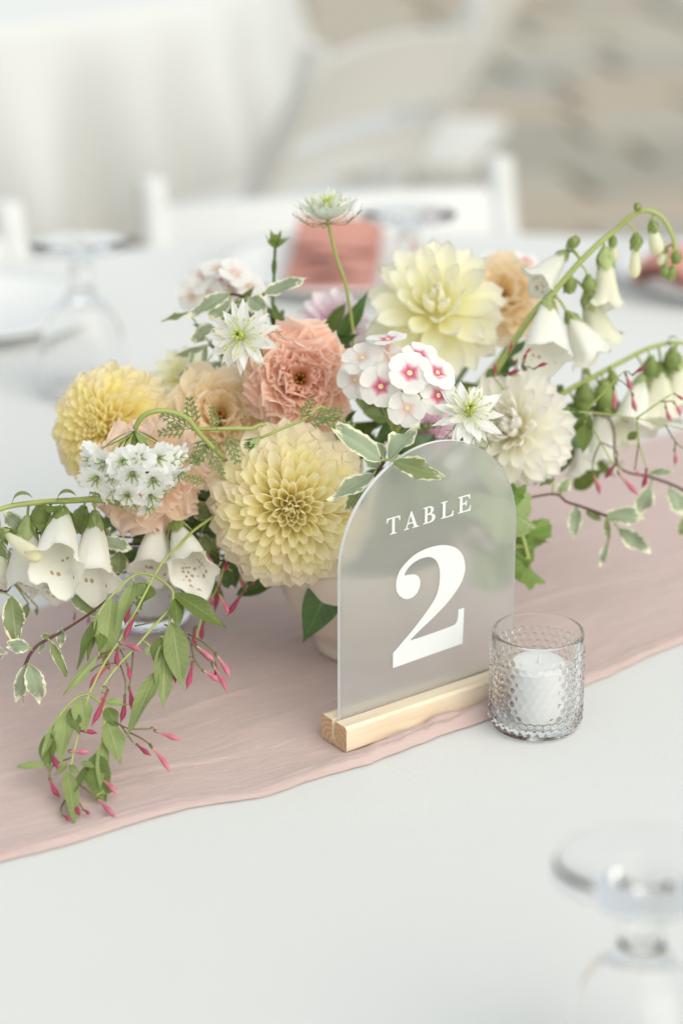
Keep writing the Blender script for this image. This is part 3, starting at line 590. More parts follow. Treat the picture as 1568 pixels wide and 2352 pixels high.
def thread_spray(o, d, n, ln, spread, th=.00032, br=3):
    gs = []
    for k in range(n):
        a = 2 * math.pi * k / n + rnd(-.3, .3); ref = d.orthogonal().normalized(); ref2 = d.cross(ref); e = ref * math.cos(a) + ref2 * math.sin(a)
        p0 = o; p1 = o + (d * (1 - spread) + e * spread) * ln * .5; p2 = p1 + (d * .45 + e * .55) * ln * .5
        gs.append(tube_geo(spline([p0, p1, p2], 3), th, 4))
        for j in range(br):
            q = p1.lerp(p2, j / br); sd = (e.cross(d) * (1 if j % 2 else -1) * .7 + e * .4 + d * .4).normalized()
            gs.append(tube_geo([q, q + sd * ln * .12, q + (sd + d * .3) * ln * .24], lambda u: th * (1 - .7 * u), 4))
    return join(gs)
def nigella(label, c, axis, Rm, mat, flat=86, stem_pts=None, cupup=False):
    t_ = thing('nigella', label, 'flower', c); ref = axis.orthogonal().normalized(); ref2 = axis.cross(ref)
    ms = []
    for v in range(4):
        g = blade(10, 7, Rm, Rm * (.27 + .04 * v), prof_lance, cup=.7, bend=(-.5 if cupup else .12) - .08 * v, ruf=.03, rk=3, ph=v, fold=.12); ms.append(mesh('petal', *g[:2], mat, g[2]))
    i = 0
    for n, th, sc in ((11, flat, 1.0), (10, flat - 10, .95), (8, flat - 24, .82)):
        for k in range(n):
            az = (k + .37 * i) * 2 * math.pi / n + rnd(-.12, .12) + th; e = ref * math.cos(az) + ref2 * math.sin(az); tj = R(th + rnd(-6, 6))
            d = axis * math.cos(tj) + e * math.sin(tj); xh = axis * math.sin(tj) - e * math.cos(tj)
            part('petal', ms[(i + k) % 4], t_, frame(c + d * Rm * .05, d, xh + e.cross(axis) * rnd(-.3, .3)) @ Matrix.Scale(sc * rnd(.9, 1.08), 4))
        i += 1
    for k in range(22):                                   # stamens
        az = k * 2.4; e = ref * math.cos(az) + ref2 * math.sin(az); h = rnd(.3, .55)
        P = spline([c, c + axis * Rm * h * .7 + e * Rm * .16, c + axis * Rm * h + e * Rm * rnd(.36, .62)], 4)
        g = join([tube_geo(P, .00032, 4), tube_geo([P[-1] - axis * .0003, P[-1] + (axis * .4 + e) * .0011, P[-1] + (axis * .5 + e) * .0026], lambda u: .0009 * math.sin(math.pi * (u * .8 + .1)), 5)])
        part('stamen', mesh('stamen', [v - c for v in g[0]], g[1], M_anther, g[2]), t_, Matrix.Translation(c))
    gs = []
    for k in range(6):
        az = k * 1.05; e = ref * math.cos(az) + ref2 * math.sin(az)
        gs.append(tube_geo(spline([c, c + axis * Rm * .32 + e * Rm * .07, c + axis * Rm * .58 + e * Rm * .08, c + axis * Rm * .68 + e * Rm * .2], 3), lambda u: .0014 - .0009 * u, 6))
    g = join(gs); part('pistil', mesh('pistil', [v - c for v in g[0]], g[1], M_pist, g[2]), t_, Matrix.Translation(c))
    g = thread_spray(c - axis * .003, -axis if not cupup else axis, 8, Rm * 1.35, .9); part('bract', mesh('bract', [v - c for v in g[0]], g[1], M_fern, g[2]), t_, Matrix.Translation(c))
    if stem_pts: tube('stem', [c] + stem_pts, .0013, M_stem, t_, 8, 7)
    else: to_vase(t_, c - axis * .002, -axis, .0013)
    return t_

g = blade(9, 9, .0135, .0140, prof_round, cup=.35, bend=.25, ruf=.02, rk=4); PHM = [mesh('petal', *g[:2], m_, g[2]) for m_ in (P_phlox, P_phlox2)]
g = tube_geo([Vector((0, 0, -.014)), Vector((0, 0, -.006)), Vector((0, 0, .0004))], lambda u: .0009 + .0005 * u, 8); M_tube = plain('phlox_tube', hx('dcb3a0'), .6); TBM = mesh('floret_tube', *g[:2], M_tube, g[2])
g = lathe([(.0017, .0002), (.0013, .0007), (.0006, .0004), (.0001, .0003)], 12); M_eye = plain('phlox_eye', hx('ecd9a0'), .6); EYM = mesh('floret_eye', *g[:2], M_eye, g[2])
def phlox(label, florets, node, faint=(), sc=1.0, stemlen=None):
    t_ = thing('phlox', label, 'flower', node)
    sc0 = sc
    for i, (p, ax) in enumerate(florets):
        sc = sc0 * rnd(.86, 1.06); ax = (ax + Vector((rnd(-.15, .15), 0, rnd(-.15, .15)))).normalized()
        ref = ax.orthogonal().normalized(); ref2 = ax.cross(ref)
        fl = part('floret', TBM, t_, frame(p, ax, ref) @ Matrix.Scale(sc, 4)); part('floret_eye', EYM, fl, frame(p + ax * .0002, ax, ref) @ Matrix.Scale(sc, 4))
        a0 = rnd(0, 6)
        for k in range(5):
            az = a0 + k * 1.2566 + rnd(-.06, .06); e = ref * math.cos(az) + ref2 * math.sin(az); th = R(82 + rnd(-12, 10))
            d = ax * math.cos(th) + e * math.sin(th); xh = ax * math.sin(th) - e * math.cos(th) + e.cross(ax) * .08
            part('petal', PHM[1 if i in faint else 0], fl, frame(p + d * .0006, d, xh) @ Matrix.Scale(sc * rnd(.93, 1.05), 4))
        tube('pedicel', [p - ax * .013 * sc, (p - ax * .02).lerp(node, .5), node], .0008, M_stem, t_, 4, 6)
    to_vase(t_, node, Vector((0, 0, -1)), .0018, M_stem)
    return t_

def bell_mesh(L, W, flare=.24, lip=.16, closed=False, mats=None):
    sd = rnd(0, 50)
    T = [0, .04, .1, .18, .28, .4, .52, .64, .76, .85, .91, .955, .985, 1.0]; seg = 30
    def f(t):
        pts = [(0, .12), (.08, .24), (.2, .38), (.4, .58), (.65, .76), (.85, .86), (1, .93)]
        for (a, x), (b_, y) in zip(pts, pts[1:]):
            if t <= b_: return x + (y - x) * smoothstep(a, b_, t)
        return .92
    def shell(dr):
        V, uv = [], []
        for t in T:
            for j in range(seg + 1):
                a = -math.pi + 2 * math.pi * j / seg; q = max(0, (t - .8) / .2)
                if closed:
                    r = W / 2 * f(t) * (1 if t < .72 else math.sqrt(max(.003, 1 - ((t - .72) / .28) ** 2))) * (1 + .05 * math.cos(4 * a) * t); z = L * t
                else:
                    r = W / 2 * (f(t) * (1 + .04 * math.cos(5 * a) * t + .012 * math.cos(15 * a + sd)) + flare * q ** 1.6 * (1 + .45 * math.cos(5 * a) + .5 * max(0, math.cos(a)) + .12 * math.sin(9 * a + 1) + 1.3 * noise.noise(Vector((math.cos(a) * 2.0, math.sin(a) * 2.0, sd)))) + .16 * t * noise.noise(Vector((math.cos(a) * 1.3, math.sin(a) * 1.3, sd + t * 2))))
                    z = L * t + L * lip * max(0, math.cos(a)) ** 1.4 * t ** 4 + L * .035 * q * math.cos(5 * a) - L * .05 * q * q * (1 - max(0, math.cos(a))) + L * .13 * q * noise.noise(Vector((math.cos(a) * 2.2, math.sin(a) * 2, sd + 9)))
                r = max(.0004, r - dr); V.append(Vector((r * math.cos(a), r * math.sin(a), z))); uv.append((t, j / seg))
        return V, uv
    V, uv = shell(0); Fc = grid_faces(len(T), seg + 1); mi = [0] * len(Fc)
    if not closed:
        V2, uv2 = shell(.0004); b0 = len(V); F2 = [tuple(i + b0 for i in reversed(f_)) for f_ in Fc]; V += V2; uv += uv2; Fc = Fc + F2; mi += [1] * len(F2)
        e0 = (len(T) - 1) * (seg + 1)
        for j in range(seg): Fc.append((e0 + j, b0 + e0 + j, b0 + e0 + j + 1, e0 + j + 1)); mi.append(0)
    return mesh('bell', V, Fc, mats, uv, midx=mi)
g = blade(8, 7, 1, .66, prof_lance, cup=1.1, bend=-.28); SEP = [mesh('sepal', *g[:2], m_, g[2]) for m_ in (M_sepal, M_sepald)]
def calyx(parent, base, d, size, n=5, deep=0, spread=24):
    ref = d.orthogonal().normalized(); ref2 = d.cross(ref)
    for k in range(n):
        a = k * 2 * math.pi / n + .4; e = ref * math.cos(a) + ref2 * math.sin(a); th = R(spread + rnd(-4, 6)); dd = d * math.cos(th) + e * math.sin(th); xh = d * math.sin(th) - e * math.cos(th)
        part('sepal', SEP[(k + deep) % 2 if deep < 2 else 1], parent, frame(base - d * size * .10 + e * size * .13, dd, xh) @ Matrix.Scale(size * rnd(.9, 1.12), 4))
def foxglove(label, stem_pts, r, bells, buds, greens, bracts=(), mat=None):
    t_ = thing('foxglove', label, 'flower', stem_pts[-1])
    tube('stem', stem_pts, lambda u: r * (1.0 - .45 * u) if r > 0 else -r * (.55 + .45 * u), M_stem, t_, 8, 9)
    for b in bells:
        base, mouth, W, lipd = b[:4]; W *= 1.16; y = b[4] if len(b) > 4 else 0; d = (mouth - base).normalized(); L = (mouth - base).length
        bo = part('bell', bell_mesh(L, W, mats=[P_belly if y else P_bell, M_spot]), t_, frame(base, d, lipd)); calyx(bo, base, d, min(.021, L * .40), deep=random.randrange(2), spread=27)
        j = min(stem_pts_s(stem_pts), key=lambda q: (q - base).length); tube('pedicel', [j, j.lerp(base, .5) + Vector((0, 0, .003)), base - d * .001], .0011, M_stem, bo, 4, 6)
    for base, mouth, W in buds:
        d = (mouth - base).normalized(); L = (mouth - base).length
        bo = part('bud', bell_mesh(L, W, closed=True, mats=[P_budy]), t_, frame(base, d, RGT)); calyx(bo, base, d, min(.014, L * .45), deep=1)
        j = min(stem_pts_s(stem_pts), key=lambda q: (q - base).length); tube('pedicel', [j, j.lerp(base, .5) + Vector((0, 0, .003)), base], .001, M_stem, bo, 4, 6)
    for p, d, s_ in greens:
        g = lathe([(.0003, 0), (.32 * s_, .18 * s_), (.40 * s_, .5 * s_), (.28 * s_, .85 * s_), (.0003, 1.0 * s_)], 12); d = d.normalized()
        bo = part('bud', mesh('bud', *g[:2], M_sepald, g[2]), t_, frame(p, d, RGT)); calyx(bo, p, d, s_ * 1.05, deep=1, spread=18)
        j = min(stem_pts_s(stem_pts), key=lambda q: (q - p).length); tube('pedicel', [j, j.lerp(p, .5) + Vector((0, 0, .003)), p], .0009, M_stem, bo, 4, 6)
    for p, d, s_ in bracts:
        g = blade(10, 5, s_, s_ * .42, prof_lance, cup=.9, bend=2.6 if s_ > 0 else 0); part('bract', mesh('bract', *g[:2], M_sepald, g[2]), t_, frame(p, d, -RGT))
    return t_
def stem_pts_s(p): return spline(p, 6)

# ---- shared leaf shapes, unit size (length 1, width 1)
def ul(seed, kind):
    ph = seed * 1.7
    if kind == 'pitto': return blade(15, 9, 1, 1, prof_leaf, bend=(-.5, .5, .9, -.2, .3)[seed % 5], fold=.30, serr=.05, wav=.13, ph=ph, twist=(.2, -.3, .5, 0, -.5)[seed % 5])
    if kind == 'jas': return blade(14, 7, 1, 1, prof_drip, bend=(.5, -.4, .9, .2)[seed % 4], fold=.22, wav=.05, ph=ph, twist=(.3, -.5, .2, -.2)[seed % 4])
def lset(kind, mat, n):
    r_ = []
    for s_ in range(n):
        g = ul(s_, kind); r_.append(mesh('leaf', *g[:2], mat, g[2]))
    return r_
LF = {'p': lset('pitto', M_pitto, 5), 'q': lset('pitto', M_pittod, 5), 'j': lset('jas', M_jas, 4), 'k': lset('jas', M_jasd, 4), 'd': lset('jas', M_dark, 4)}
def leaf(parent, p0, p1, w, kind, nh=None, var=None):
    d = p1 - p0; Ln = d.length * 1.06
    nh = nh or (-FWD * .75 + Vector((rnd(-.45, .45), 0, rnd(.0, .7))))
    me = LF[kind][random.randrange(len(LF[kind])) if var is None else var]
    return part('leaf', me, parent, frame(p0, d, nh) @ Matrix.Diagonal((max(w, Ln * .35), w, Ln, 1)))
def petiole(parent, stem_pt, p0, mat, r=.0007):
    if (stem_pt - p0).length > .002: tube('petiole', [stem_pt, stem_pt.lerp(p0, .5) + Vector((0, 0, .001)), p0], r, mat, parent, 3, 5)

# ------------------------------------------------------------ dahlias
dahlia('large pale yellow ball dahlia beside the frosted sign', at(668, 1160, 1.705), facing(.03, -.14), .0655, 250, (P_balli, P_ball))
dahlia('bright yellow dahlia behind the nodding white scabiosa', at(262, 985, 1.785), facing(-.36, .08), .0535, 220, (P_yel, P_yelo))
dahlia('big soft cream dahlia with broad petals above the phlox', at(1000, 715, 1.875), facing(-.08, .38), 0.060, 66, (P_cream, P_cream), 'wide', 118)
dahlia('blush white dahlia leaning out behind the sign', at(1180, 988, 1.80), facing(-.38, .16), .050, 120, (P_whitep, P_whitep), 'wide', 125)
dahlia('small pink and white dahlia behind the coral lisianthus', at(765, 745, 1.93), facing(.05, .35), .032, 70, (P_pinkw, P_pinkw), 'wide', 120)
dahlia('pale lemon dahlia blurred behind the variegated leaves', at(418, 868, 1.90), facing(-.1, .3), .027, 60, (P_cream, P_cream), 'wide', 120)
dahlia('mauve pink bloom tucked between phlox and sign top', at(985, 985, 1.80), facing(.05, .2), .022, 50, (P_pink, P_pink), 'wide', 115)
# ------------------------------------------------------------ lisianthus
lisianthus('ruffled coral lisianthus at the middle of the bouquet', at(690, 868, 1.755), facing(.08, .06), .0350, 42, P_coral, 5, 76)
lisianthus('soft peach lisianthus between yellow dahlia and coral bloom', at(505, 945, 1.77), facing(.08, .30), .032, 24, P_peach, 8, 66)
lisianthus('peach pink lisianthus hanging under the white scabiosa', at(348, 1105, 1.70), facing(.12, -.30), .036, 22, P_pp, 10, 78)
lisianthus('apricot lisianthus behind the big cream dahlia', at(1155, 672, 1.94), facing(.0, .35), .033, 22, P_peach, 8, 60)
# ------------------------------------------------------------ nigella
nigella('white nigella with green pistil beside the coral lisianthus', at(560, 775, 1.735), facing(-.30, .10), .0275, P_nig)
nigella('white nigella just over the arch of the sign', at(1075, 955, 1.69), facing(.05, .45), .0265, P_nig)
nigella('tall nigella standing highest above all the flowers', at(752, 505, 1.83), (Vector((-.05, -.05, 1))).normalized(), .028, P_nigg, 72, [at(772, 590, 1.83), at(795, 660, 1.83), at(812, 780, 1.84), at(818, 900, 1.83)], True)
# ------------------------------------------------------------ phlox
fl = [((890, 780), (.05, .93), 1.728), ((832, 822), (-.40, .55), 1.725), ((816, 872), (-.60, .05), 1.72), ((874, 888), (-.16, -.05), 1.704), ((940, 857), (.08, .16), 1.70), ((1004, 856), (.42, .42), 1.705),
      ((1006, 908), (.36, -.10), 1.70), ((934, 938), (-.02, -.12), 1.694), ((897, 824), (-.1, .60), 1.722), ((962, 815), (.25, .7), 1.72)]
phlox('white phlox cluster with pink eyes above the sign', [(at(*p, y), facing(*a)) for p, a, y in fl], at(905, 1000, 1.735), (7, 8, 1, 2), 1.2)
fl = [((460, 640), (-.5, .4)), ((500, 618), (-.2, .7)), ((540, 628), (.2, .7)), ((570, 655), (.4, .5)), ((480, 680), (-.3, .1)), ((530, 668), (.1, .3)), ((440, 680), (-.6, .1)), ((505, 645), (0, .6)), ((585, 690), (.4, .2))]
phlox('white phlox head blurred at the back above variegated leaves', [(at(*p, 1.88 + rnd(-.01, .01)), facing(*a)) for p, a in fl], at(520, 770, 1.885), tuple(range(9)), 1.1)
fl = [((1175, 612), (0, .6)), ((1140, 600), (-.3, .7)), ((1210, 600), (.3, .7)), ((1190, 640), (.2, .2)), ((1150, 640), (-.2, .2))]
phlox('single white phlox head behind the apricot lisianthus', [(at(*p, 1.985), facing(*a)) for p, a in fl], at(1175, 710, 1.99), (), 1.1)
# ------------------------------------------------------------ nodding scabiosa
sc_c = at(310, 985, 1.665); sc_ax = (Vector((.0, -.30, -.95))).normalized()
scab = thing('scabiosa', 'nodding white scabiosa with green star of bracts over yellow dahlia', 'flower', sc_c)
tube('stem', [sc_c, at(330, 955, 1.665), at(372, 943, 1.667), at(425, 958, 1.675), at(462, 1000, 1.685), at(505, 1043, 1.70), at(560, 1090, 1.73), MOUTH], lambda u: .0019, M_stem, scab, 8, 8)
ref = sc_ax.orthogonal().normalized(); ref2 = sc_ax.cross(ref)
g = blade(9, 5, .030, .0050, prof_lance, cup=.6, bend=-.7); bm = mesh('bract', *g[:2], M_sepald, g[2])
for k in range(13):
    a = k * 2.4; e = ref * math.cos(a) + ref2 * math.sin(a); th = R(78 - 34 * (k % 2) + rnd(-8, 8)); d = sc_ax * math.cos(th) + e * math.sin(th)
    part('bract', bm, scab, frame(sc_c + sc_ax * .001, d, sc_ax * math.sin(th) - e * math.cos(th)) @ Matrix.Scale(rnd(.75, 1.1), 4))
fm = []
for v in range(3):
    gs = []
    for k in range(5):
        a = k * 1.2566 + v; g = blade(7, 9, .0115 + .002 * (k % 2), .0115, prof_fan, cup=.5, bend=.5, ruf=.10, rk=7, tip=.03, tk=9, ph=k + v)
        d = Vector((math.cos(a) * .8, math.sin(a) * .8, .6)); gs.append(xform(g, frame(Vector((0, 0, .002)), d, Vector((0, 0, 1)))))
    g = join(gs); fm.append(mesh('floret', *g[:2], P_white, g[2]))
gs = []
for k in range(6):
    a = k * 1.05; gs.append(tube_geo([Vector((0, 0, .001)), Vector((math.cos(a) * .002, math.sin(a) * .002, .004)), Vector((math.cos(a) * .0035, math.sin(a) * .0035, .0055))], lambda u: .0007 * (1 - .6 * u), 5))
g = join(gs); fe = mesh('floret_heart', *g[:2], M_sepal, g[2])
for ring, n, rad, dep in ((0, 13, .0275, .019), (1, 12, .0265, .031), (2, 9, .020, .042), (3, 5, .010, .049)):
    for k in range(n):
        a = 2 * math.pi * (k + .5 * (ring % 2)) / n; e = ref * math.cos(a) + ref2 * math.sin(a); p = sc_c + sc_ax * (dep + rnd(-.002, .002)) + e * rad * rnd(.95, 1.06)
        if e.y > .25 and ring < 2: continue                # the far side hangs open
        d = (sc_ax * (.35 + .25 * ring) + e * (1 - .2 * ring) + Vector((rnd(-.35, .35), rnd(-.35, .2), rnd(-.35, .35)))).normalized(); p = p + Vector((rnd(-.003, .003), rnd(-.003, .003), rnd(-.004, .004)))
        f_ = part('floret', fm[k % 3], scab, frame(p, d, ref) @ Matrix.Scale((1.1, 1.1, .95, .8)[ring] * rnd(.9, 1.1), 4)); part('floret_heart', fe, f_, frame(p + d * .0015, d, ref) @ Matrix.Scale(1.55, 4))
        if ring == 0 and k % 2 == 0: tube('floret_stalk', [sc_c + sc_ax * .003, sc_c + sc_ax * .012 + e * rad * .7, p], .0007, M_stem, scab, 4, 5)
# ------------------------------------------------------------ foxgloves
def c6(x, y): return x * .2133, 1129 + y * .2133
def c1(x, y): return x * .36, 815.4 + y * .36
def c2(x, y): return x * .36, 1254.4 + y * .36
def c3(x, y): return 376.3 + x * .36, 407.7 + y * .36
def c5(x, y): return 752.6 + x * .36, 564.5 + y * .36
def cs(x, y): return 752.6 + x * .3, 972 + y * .3
def cb(x, y): return 1066 + x * .4, 439 + y * .4
LD = Vector((0, .75, -.66))                               # the lower side of a bell that nods towards the viewer
foxglove('foxglove spire lying left with freckled white bells', [at(*c6(1700, 300), 1.74), at(*c6(1300, 130), 1.70), at(*c6(1030, 85), 1.69), at(*c6(800, 95), 1.685), at(*c6(500, 110), 1.68), at(*c6(150, 150), 1.675), at(*c6(-60, 215), 1.67), at(*c6(-300, 330), 1.66)], .0029,
    [(at(*c6(690, 200), 1.682), at(*c6(610, 800), 1.632), .033, LD + RGT * .2), (at(*c6(1025, 240), 1.688), at(*c6(985, 960), 1.648), .029, LD + RGT * .15),
     (at(*c6(300, 290), 1.688), at(*c6(285, 1010), 1.672), .029, LD), (at(*c6(540, 300), 1.70), at(*c6(580, 1090), 1.680), .026, LD), (at(*c6(20, 560), 1.70), at(*c6(-10, 1000), 1.69), .022, LD, 1)],
    [(at(*c6(15, 420), 1.662), at(*c6(430, 730), 1.63), .0155)],
    [(at(*c6(440, 150), 1.69), Vector((.0, -.2, -1)), .020), (at(*c6(900, 190), 1.70), Vector((-.3, .1, -1)), .020)],
    [(at(*c6(140, 150), 1.675), Vector((-.25, 0, 1)), .022), (at(*c6(620, 100), 1.68), Vector((-.1, 0, 1)), .020), (at(*c6(960, 90), 1.69), Vector((-.3, 0, 1)), .016), (at(*c6(460, 112), 1.68), Vector((0, -.8, -.4)), .02)])
foxglove('foxglove with two white bells under the peach pink lisianthus', [MOUTH, at(430, 1150, 1.73), at(390, 1185, 1.715), at(360, 1185, 1.71)], .0024,
    [(at(*c1(1010, 1050), 1.713), at(*c1(985, 1370), 1.69), .030, LD), (at(*c1(1120, 1060), 1.708), at(*c1(1225, 1385), 1.662), .028, LD + RGT * .2)], [], [])
foxglove('foxglove spire arching over at the upper right', [MOUTH, at(1110, 900, 1.83), at(*cb(200, 1000), 1.83), at(*cb(380, 720), 1.84), at(*cb(520, 570), 1.845), at(*cb(650, 420), 1.85), at(*cb(760, 310), 1.855), at(*cb(860, 230), 1.86), at(*cb(960, 140), 1.86), at(*cb(1050, 110), 1.86), at(*cb(1140, 160), 1.86), at(*cb(1200, 280), 1.86), at(*cb(1205, 360), 1.86)], .0029,
    [(at(*cb(480, 610), 1.845), at(*cb(462, 950), 1.815), .033, LD), (at(*cb(590, 700), 1.85), at(*cb(740, 950), 1.84), .026, LD), (at(*cb(700, 580), 1.865), at(*cb(790, 880), 1.86), .027, LD, 1),
     (at(*cb(805, 330), 1.86), at(*cb(815, 660), 1.85), .022, LD, 1), (at(*cb(590, 345), 1.86), at(*cb(420, 530), 1.85), .023, LD)],
    [(at(*cb(985, 250), 1.86), at(*cb(975, 500), 1.86), .0115), (at(*cb(1075, 170), 1.86), at(*cb(1110, 365), 1.855), .0145), (at(*cb(850, 260), 1.865), at(*cb(855, 410), 1.865), .010), (at(*cb(1160, 320), 1.865), at(*cb(1120, 430), 1.865), .0095)],
    [(at(*cb(605, 495), 1.85), Vector((0, 0, -1)), .014), (at(*cb(710, 490), 1.85), Vector((.1, 0, -1)), .015), (at(*cb(1212, 345), 1.86), Vector((.1, 0, -1)), .011), (at(*cb(1195, 440), 1.86), Vector((-.2, 0, -1)), .011), (at(*cb(1150, 430), 1.86), Vector((0, 0, -1)), .010), (at(*cb(1000, 120), 1.86), Vector((-.3, 0, 1)), .008), (at(*cb(590, 320), 1.855), Vector((.4, 0, .3)), .012)])
foxglove('lower foxglove spire reaching out to the right edge', [MOUTH, at(1180, 985, 1.83), at(*cb(470, 1230), 1.85), at(*cb(600, 1140), 1.86), at(*cb(750, 1060), 1.87), at(*cb(900, 980), 1.88), at(*cb(1060, 900), 1.885), at(*cb(1200, 870), 1.89), at(*cb(1330, 885), 1.89)], .0027,
    [(at(*cb(1125, 990), 1.885), at(*cb(1110, 1310), 1.87), .030, LD, 1), (at(*cb(1030, 1050), 1.88), at(*cb(950, 1350), 1.86), .028, LD), (at(*cb(790, 1200), 1.875), at(*cb(780, 1550), 1.86), .026, LD),
     (at(*cb(665, 1330), 1.87), at(*cb(690, 1630), 1.855), .024, LD), (at(*cb(870, 1210), 1.885), at(*cb(905, 1460), 1.875), .022, LD, 1), (at(*cb(1210, 930), 1.89), at(*cb(1235, 1230), 1.88), .024, LD, 1), (at(*cb(690, 1010), 1.875), at(*cb(715, 1160), 1.87), .014, LD)],
    [], [(at(*cb(1070, 960), 1.88), Vector((0, 0, -1)), .018), (at(*cb(1195, 910), 1.88), Vector((0, 0, -1)), .019), (at(*cb(690, 1110), 1.865), Vector((0, 0, -1)), .022), (at(*cb(800, 1100), 1.865), Vector((.1, 0, -1)), .024), (at(*cb(850, 1040), 1.87), Vector((0, 0, -1)), .012), (at(*cb(585, 1290), 1.85), Vector((.2, 0, -1)), .024)],
    [(at(*cb(1165, 865), 1.885), Vector((0, 0, 1)), .012)])
# ------------------------------------------------------------ variegated sprigs
def sprig(label, stems, leaves, mat=M_twig, r=.0013, name='pittosporum_sprig'):
    t_ = thing(name, label, 'foliage', stems[0][0]); pts = []
    for s_ in stems:
        tube('stem', s_, lambda u: r * (1 - .45 * u), mat, t_, 6, 7); pts += spline(s_, 8)
    for p0, p1, w, kind in leaves:
        j = min(pts, key=lambda q: (q - p0).length); leaf(t_, p0, p1, w, kind)
        petiole(t_, j, p0, M_stem)
    return t_
PX = 3.1e3
def L_(f, d0, d1, kind): return lambda a, b, w, s: (at(*f(*a), d0), at(*f(*b), d1), w * s / PX, kind)
q = lambda a, b, w, d0=1.628, d1=1.62, k='p': (at(*cs(*a), d0), at(*cs(*b), d1), w * .3 / PX, k)
sprig('variegated sprig leaning over the top of the sign', [[at(*cs(432, 292), 1.629), at(*cs(395, 345), 1.64), at(*cs(340, 410), 1.65), at(*cs(280, 520), 1.67), MOUTH]],
      [q((405, 288), (65, 5), 175), q((465, 280), (672, -28), 215, 1.630, 1.64), q((500, 292), (878, 405), 165, 1.622, 1.600, 'q'), q((440, 262), (372, 150), 85, 1.64, 1.65), q((400, 345), (285, 250), 120, 1.645, 1.655), q((352, 392), (18, 580), 150, 1.64, 1.625), q((300, 450), (148, 690), 150, 1.66, 1.655, 'q')])
q = lambda a, b, w, k='p', d=1.82: (at(*c3(*a), d + rnd(-.01, .01)), at(*c3(*b), d + rnd(-.02, .01)), w * .36 / 2.9e3, k)
sprig('variegated sprig behind the upper white nigella', [[at(*c3(420, 740), 1.825), at(*c3(520, 770), 1.825), at(*c3(560, 900), 1.825), at(*c3(700, 1150), 1.82), MOUTH], [at(*c3(300, 1070), 1.825), at(*c3(400, 1150), 1.825), at(*c3(500, 1250), 1.825), at(*c3(650, 1400), 1.82)], [at(*c3(645, 735), 1.825), at(*c3(590, 800), 1.825), at(*c3(565, 890), 1.825)]],
      [q((640, 740), (915, 655), 105), q((425, 735), (148, 885), 100), q((160, 865), (-5, 925), 45, 'q'), q((545, 770), (650, 860), 130), q((420, 790), (290, 885), 110), q((310, 950), (170, 1040), 105), q((260, 1085), (60, 1150), 60), q((240, 1230), (95, 1275), 90, 'q'), q((375, 1185), (235, 1310), 130), q((190, 1095), (165, 1200), 40), q((270, 1080), (250, 1200), 45), q((560, 810), (470, 790), 70, 'q')])
q = lambda a, b, w, k='p', d=1.615, e=0: (at(*c6(*a), d), at(*c6(*b), d + e), w * .2133 / PX, k)
sprig('trailing variegated sprig low over the runner under foxglove bells', [[at(*c6(265, 1890), 1.575), at(*c6(330, 1750), 1.585), at(*c6(430, 1640), 1.592), at(*c6(580, 1560), 1.60), at(*c6(780, 1440), 1.615), at(*c6(1000, 1290), 1.64), at(*c6(1250, 1080), 1.67), at(*c6(1460, 840), 1.70), MOUTH]],
      [q((665, 1470), (660, 1670), 110, 'p', 1.605), q((535, 1600), (725, 2005), 110, 'q', 1.59), q((320, 1680), (65, 1640), 165, 'p', 1.585), q((320, 1860), (445, 2270), 215, 'p', 1.57), q((265, 1890), (195, 2270), 165, 'p', 1.572), q((250, 2050), (250, 2290), 60, 'q', 1.58), q((490, 1600), (430, 1740), 70, 'p', 1.605), q((540, 1560), (440, 1560), 70, 'q', 1.61)])
sprig('variegated leaves among the left foxglove bells', [[at(*c6(-100, 1130), 1.66), at(*c6(0, 1070), 1.665), at(*c6(110, 1030), 1.68), at(*c6(420, 445), 1.71), at(*c6(830, 435), 1.715), at(*c6(1200, 480), 1.715), MOUTH]],
      [q((240, 420), (40, 210), 200, 'p', 1.69), q((130, 1130), (165, 1620), 245, 'q', 1.645, -.03), q((-20, 560), (80, 750), 120, 'q', 1.66), q((110, 610), (95, 910), 100, 'p', 1.69), q((310, 1210), (235, 1400), 120, 'q', 1.70), q((410, 1250), (390, 1340), 60, 'q', 1.70), q((-60, 1700), (90, 1740), 70, 'p', 1.62), q((-40, 1800), (40, 1775), 40, 'p', 1.62)])
sprig('dark variegated leaves between foxglove bells and peach bloom', [[at(*c6(1120, 805), 1.70), at(*c6(1300, 770), 1.71), at(*c6(1470, 735), 1.72), MOUTH], [at(*c6(1130, 480), 1.70), at(*c6(1300, 560), 1.715), MOUTH]],
      [q((1130, 520), (1410, 640), 190, 'p', 1.69), q((1290, 640), (1280, 890), 210, 'q', 1.695), q((1110, 500), (1190, 390), 90, 'p', 1.69), q((1140, 600), (1260, 690), 80, 'q', 1.70), q((750, 1110), (1060, 1350), 150, 'q', 1.66), (at(*c1(1300, 1150), 1.72), at(*c1(1390, 1360), 1.715), .017, 'q'), (at(*c1(1280, 1180), 1.73), at(*c1(1200, 1290), 1.73), .016, 'q'), (at(*c1(1330, 1040), 1.73), at(*c1(1290, 950), 1.73), .02, 'q')])
q = lambda a, b, w, k='p', d=1.80: (at(*cb(*a), d), at(*cb(*b), d - .01), w * .4 / 2.9e3, k)
sprig('variegated sprig reaching right over the pink runner', [[at(*cb(815, 1865), 1.79), at(*cb(600, 1790), 1.79), at(*cb(400, 1755), 1.79), MOUTH]],
      [q((810, 1865), (1025, 1865), 125), q((885, 1940), (1065, 2070), 105), q((645, 1810), (625, 1990), 85), q((815, 1880), (830, 2020), 40, 'q'), q((820, 2020), (780, 2150), 50), q((700, 1840), (785, 1885), 60, 'q'), q((510, 1635), (435, 1700), 75, 'q'), q((605, 1650), (530, 1745), 75)])
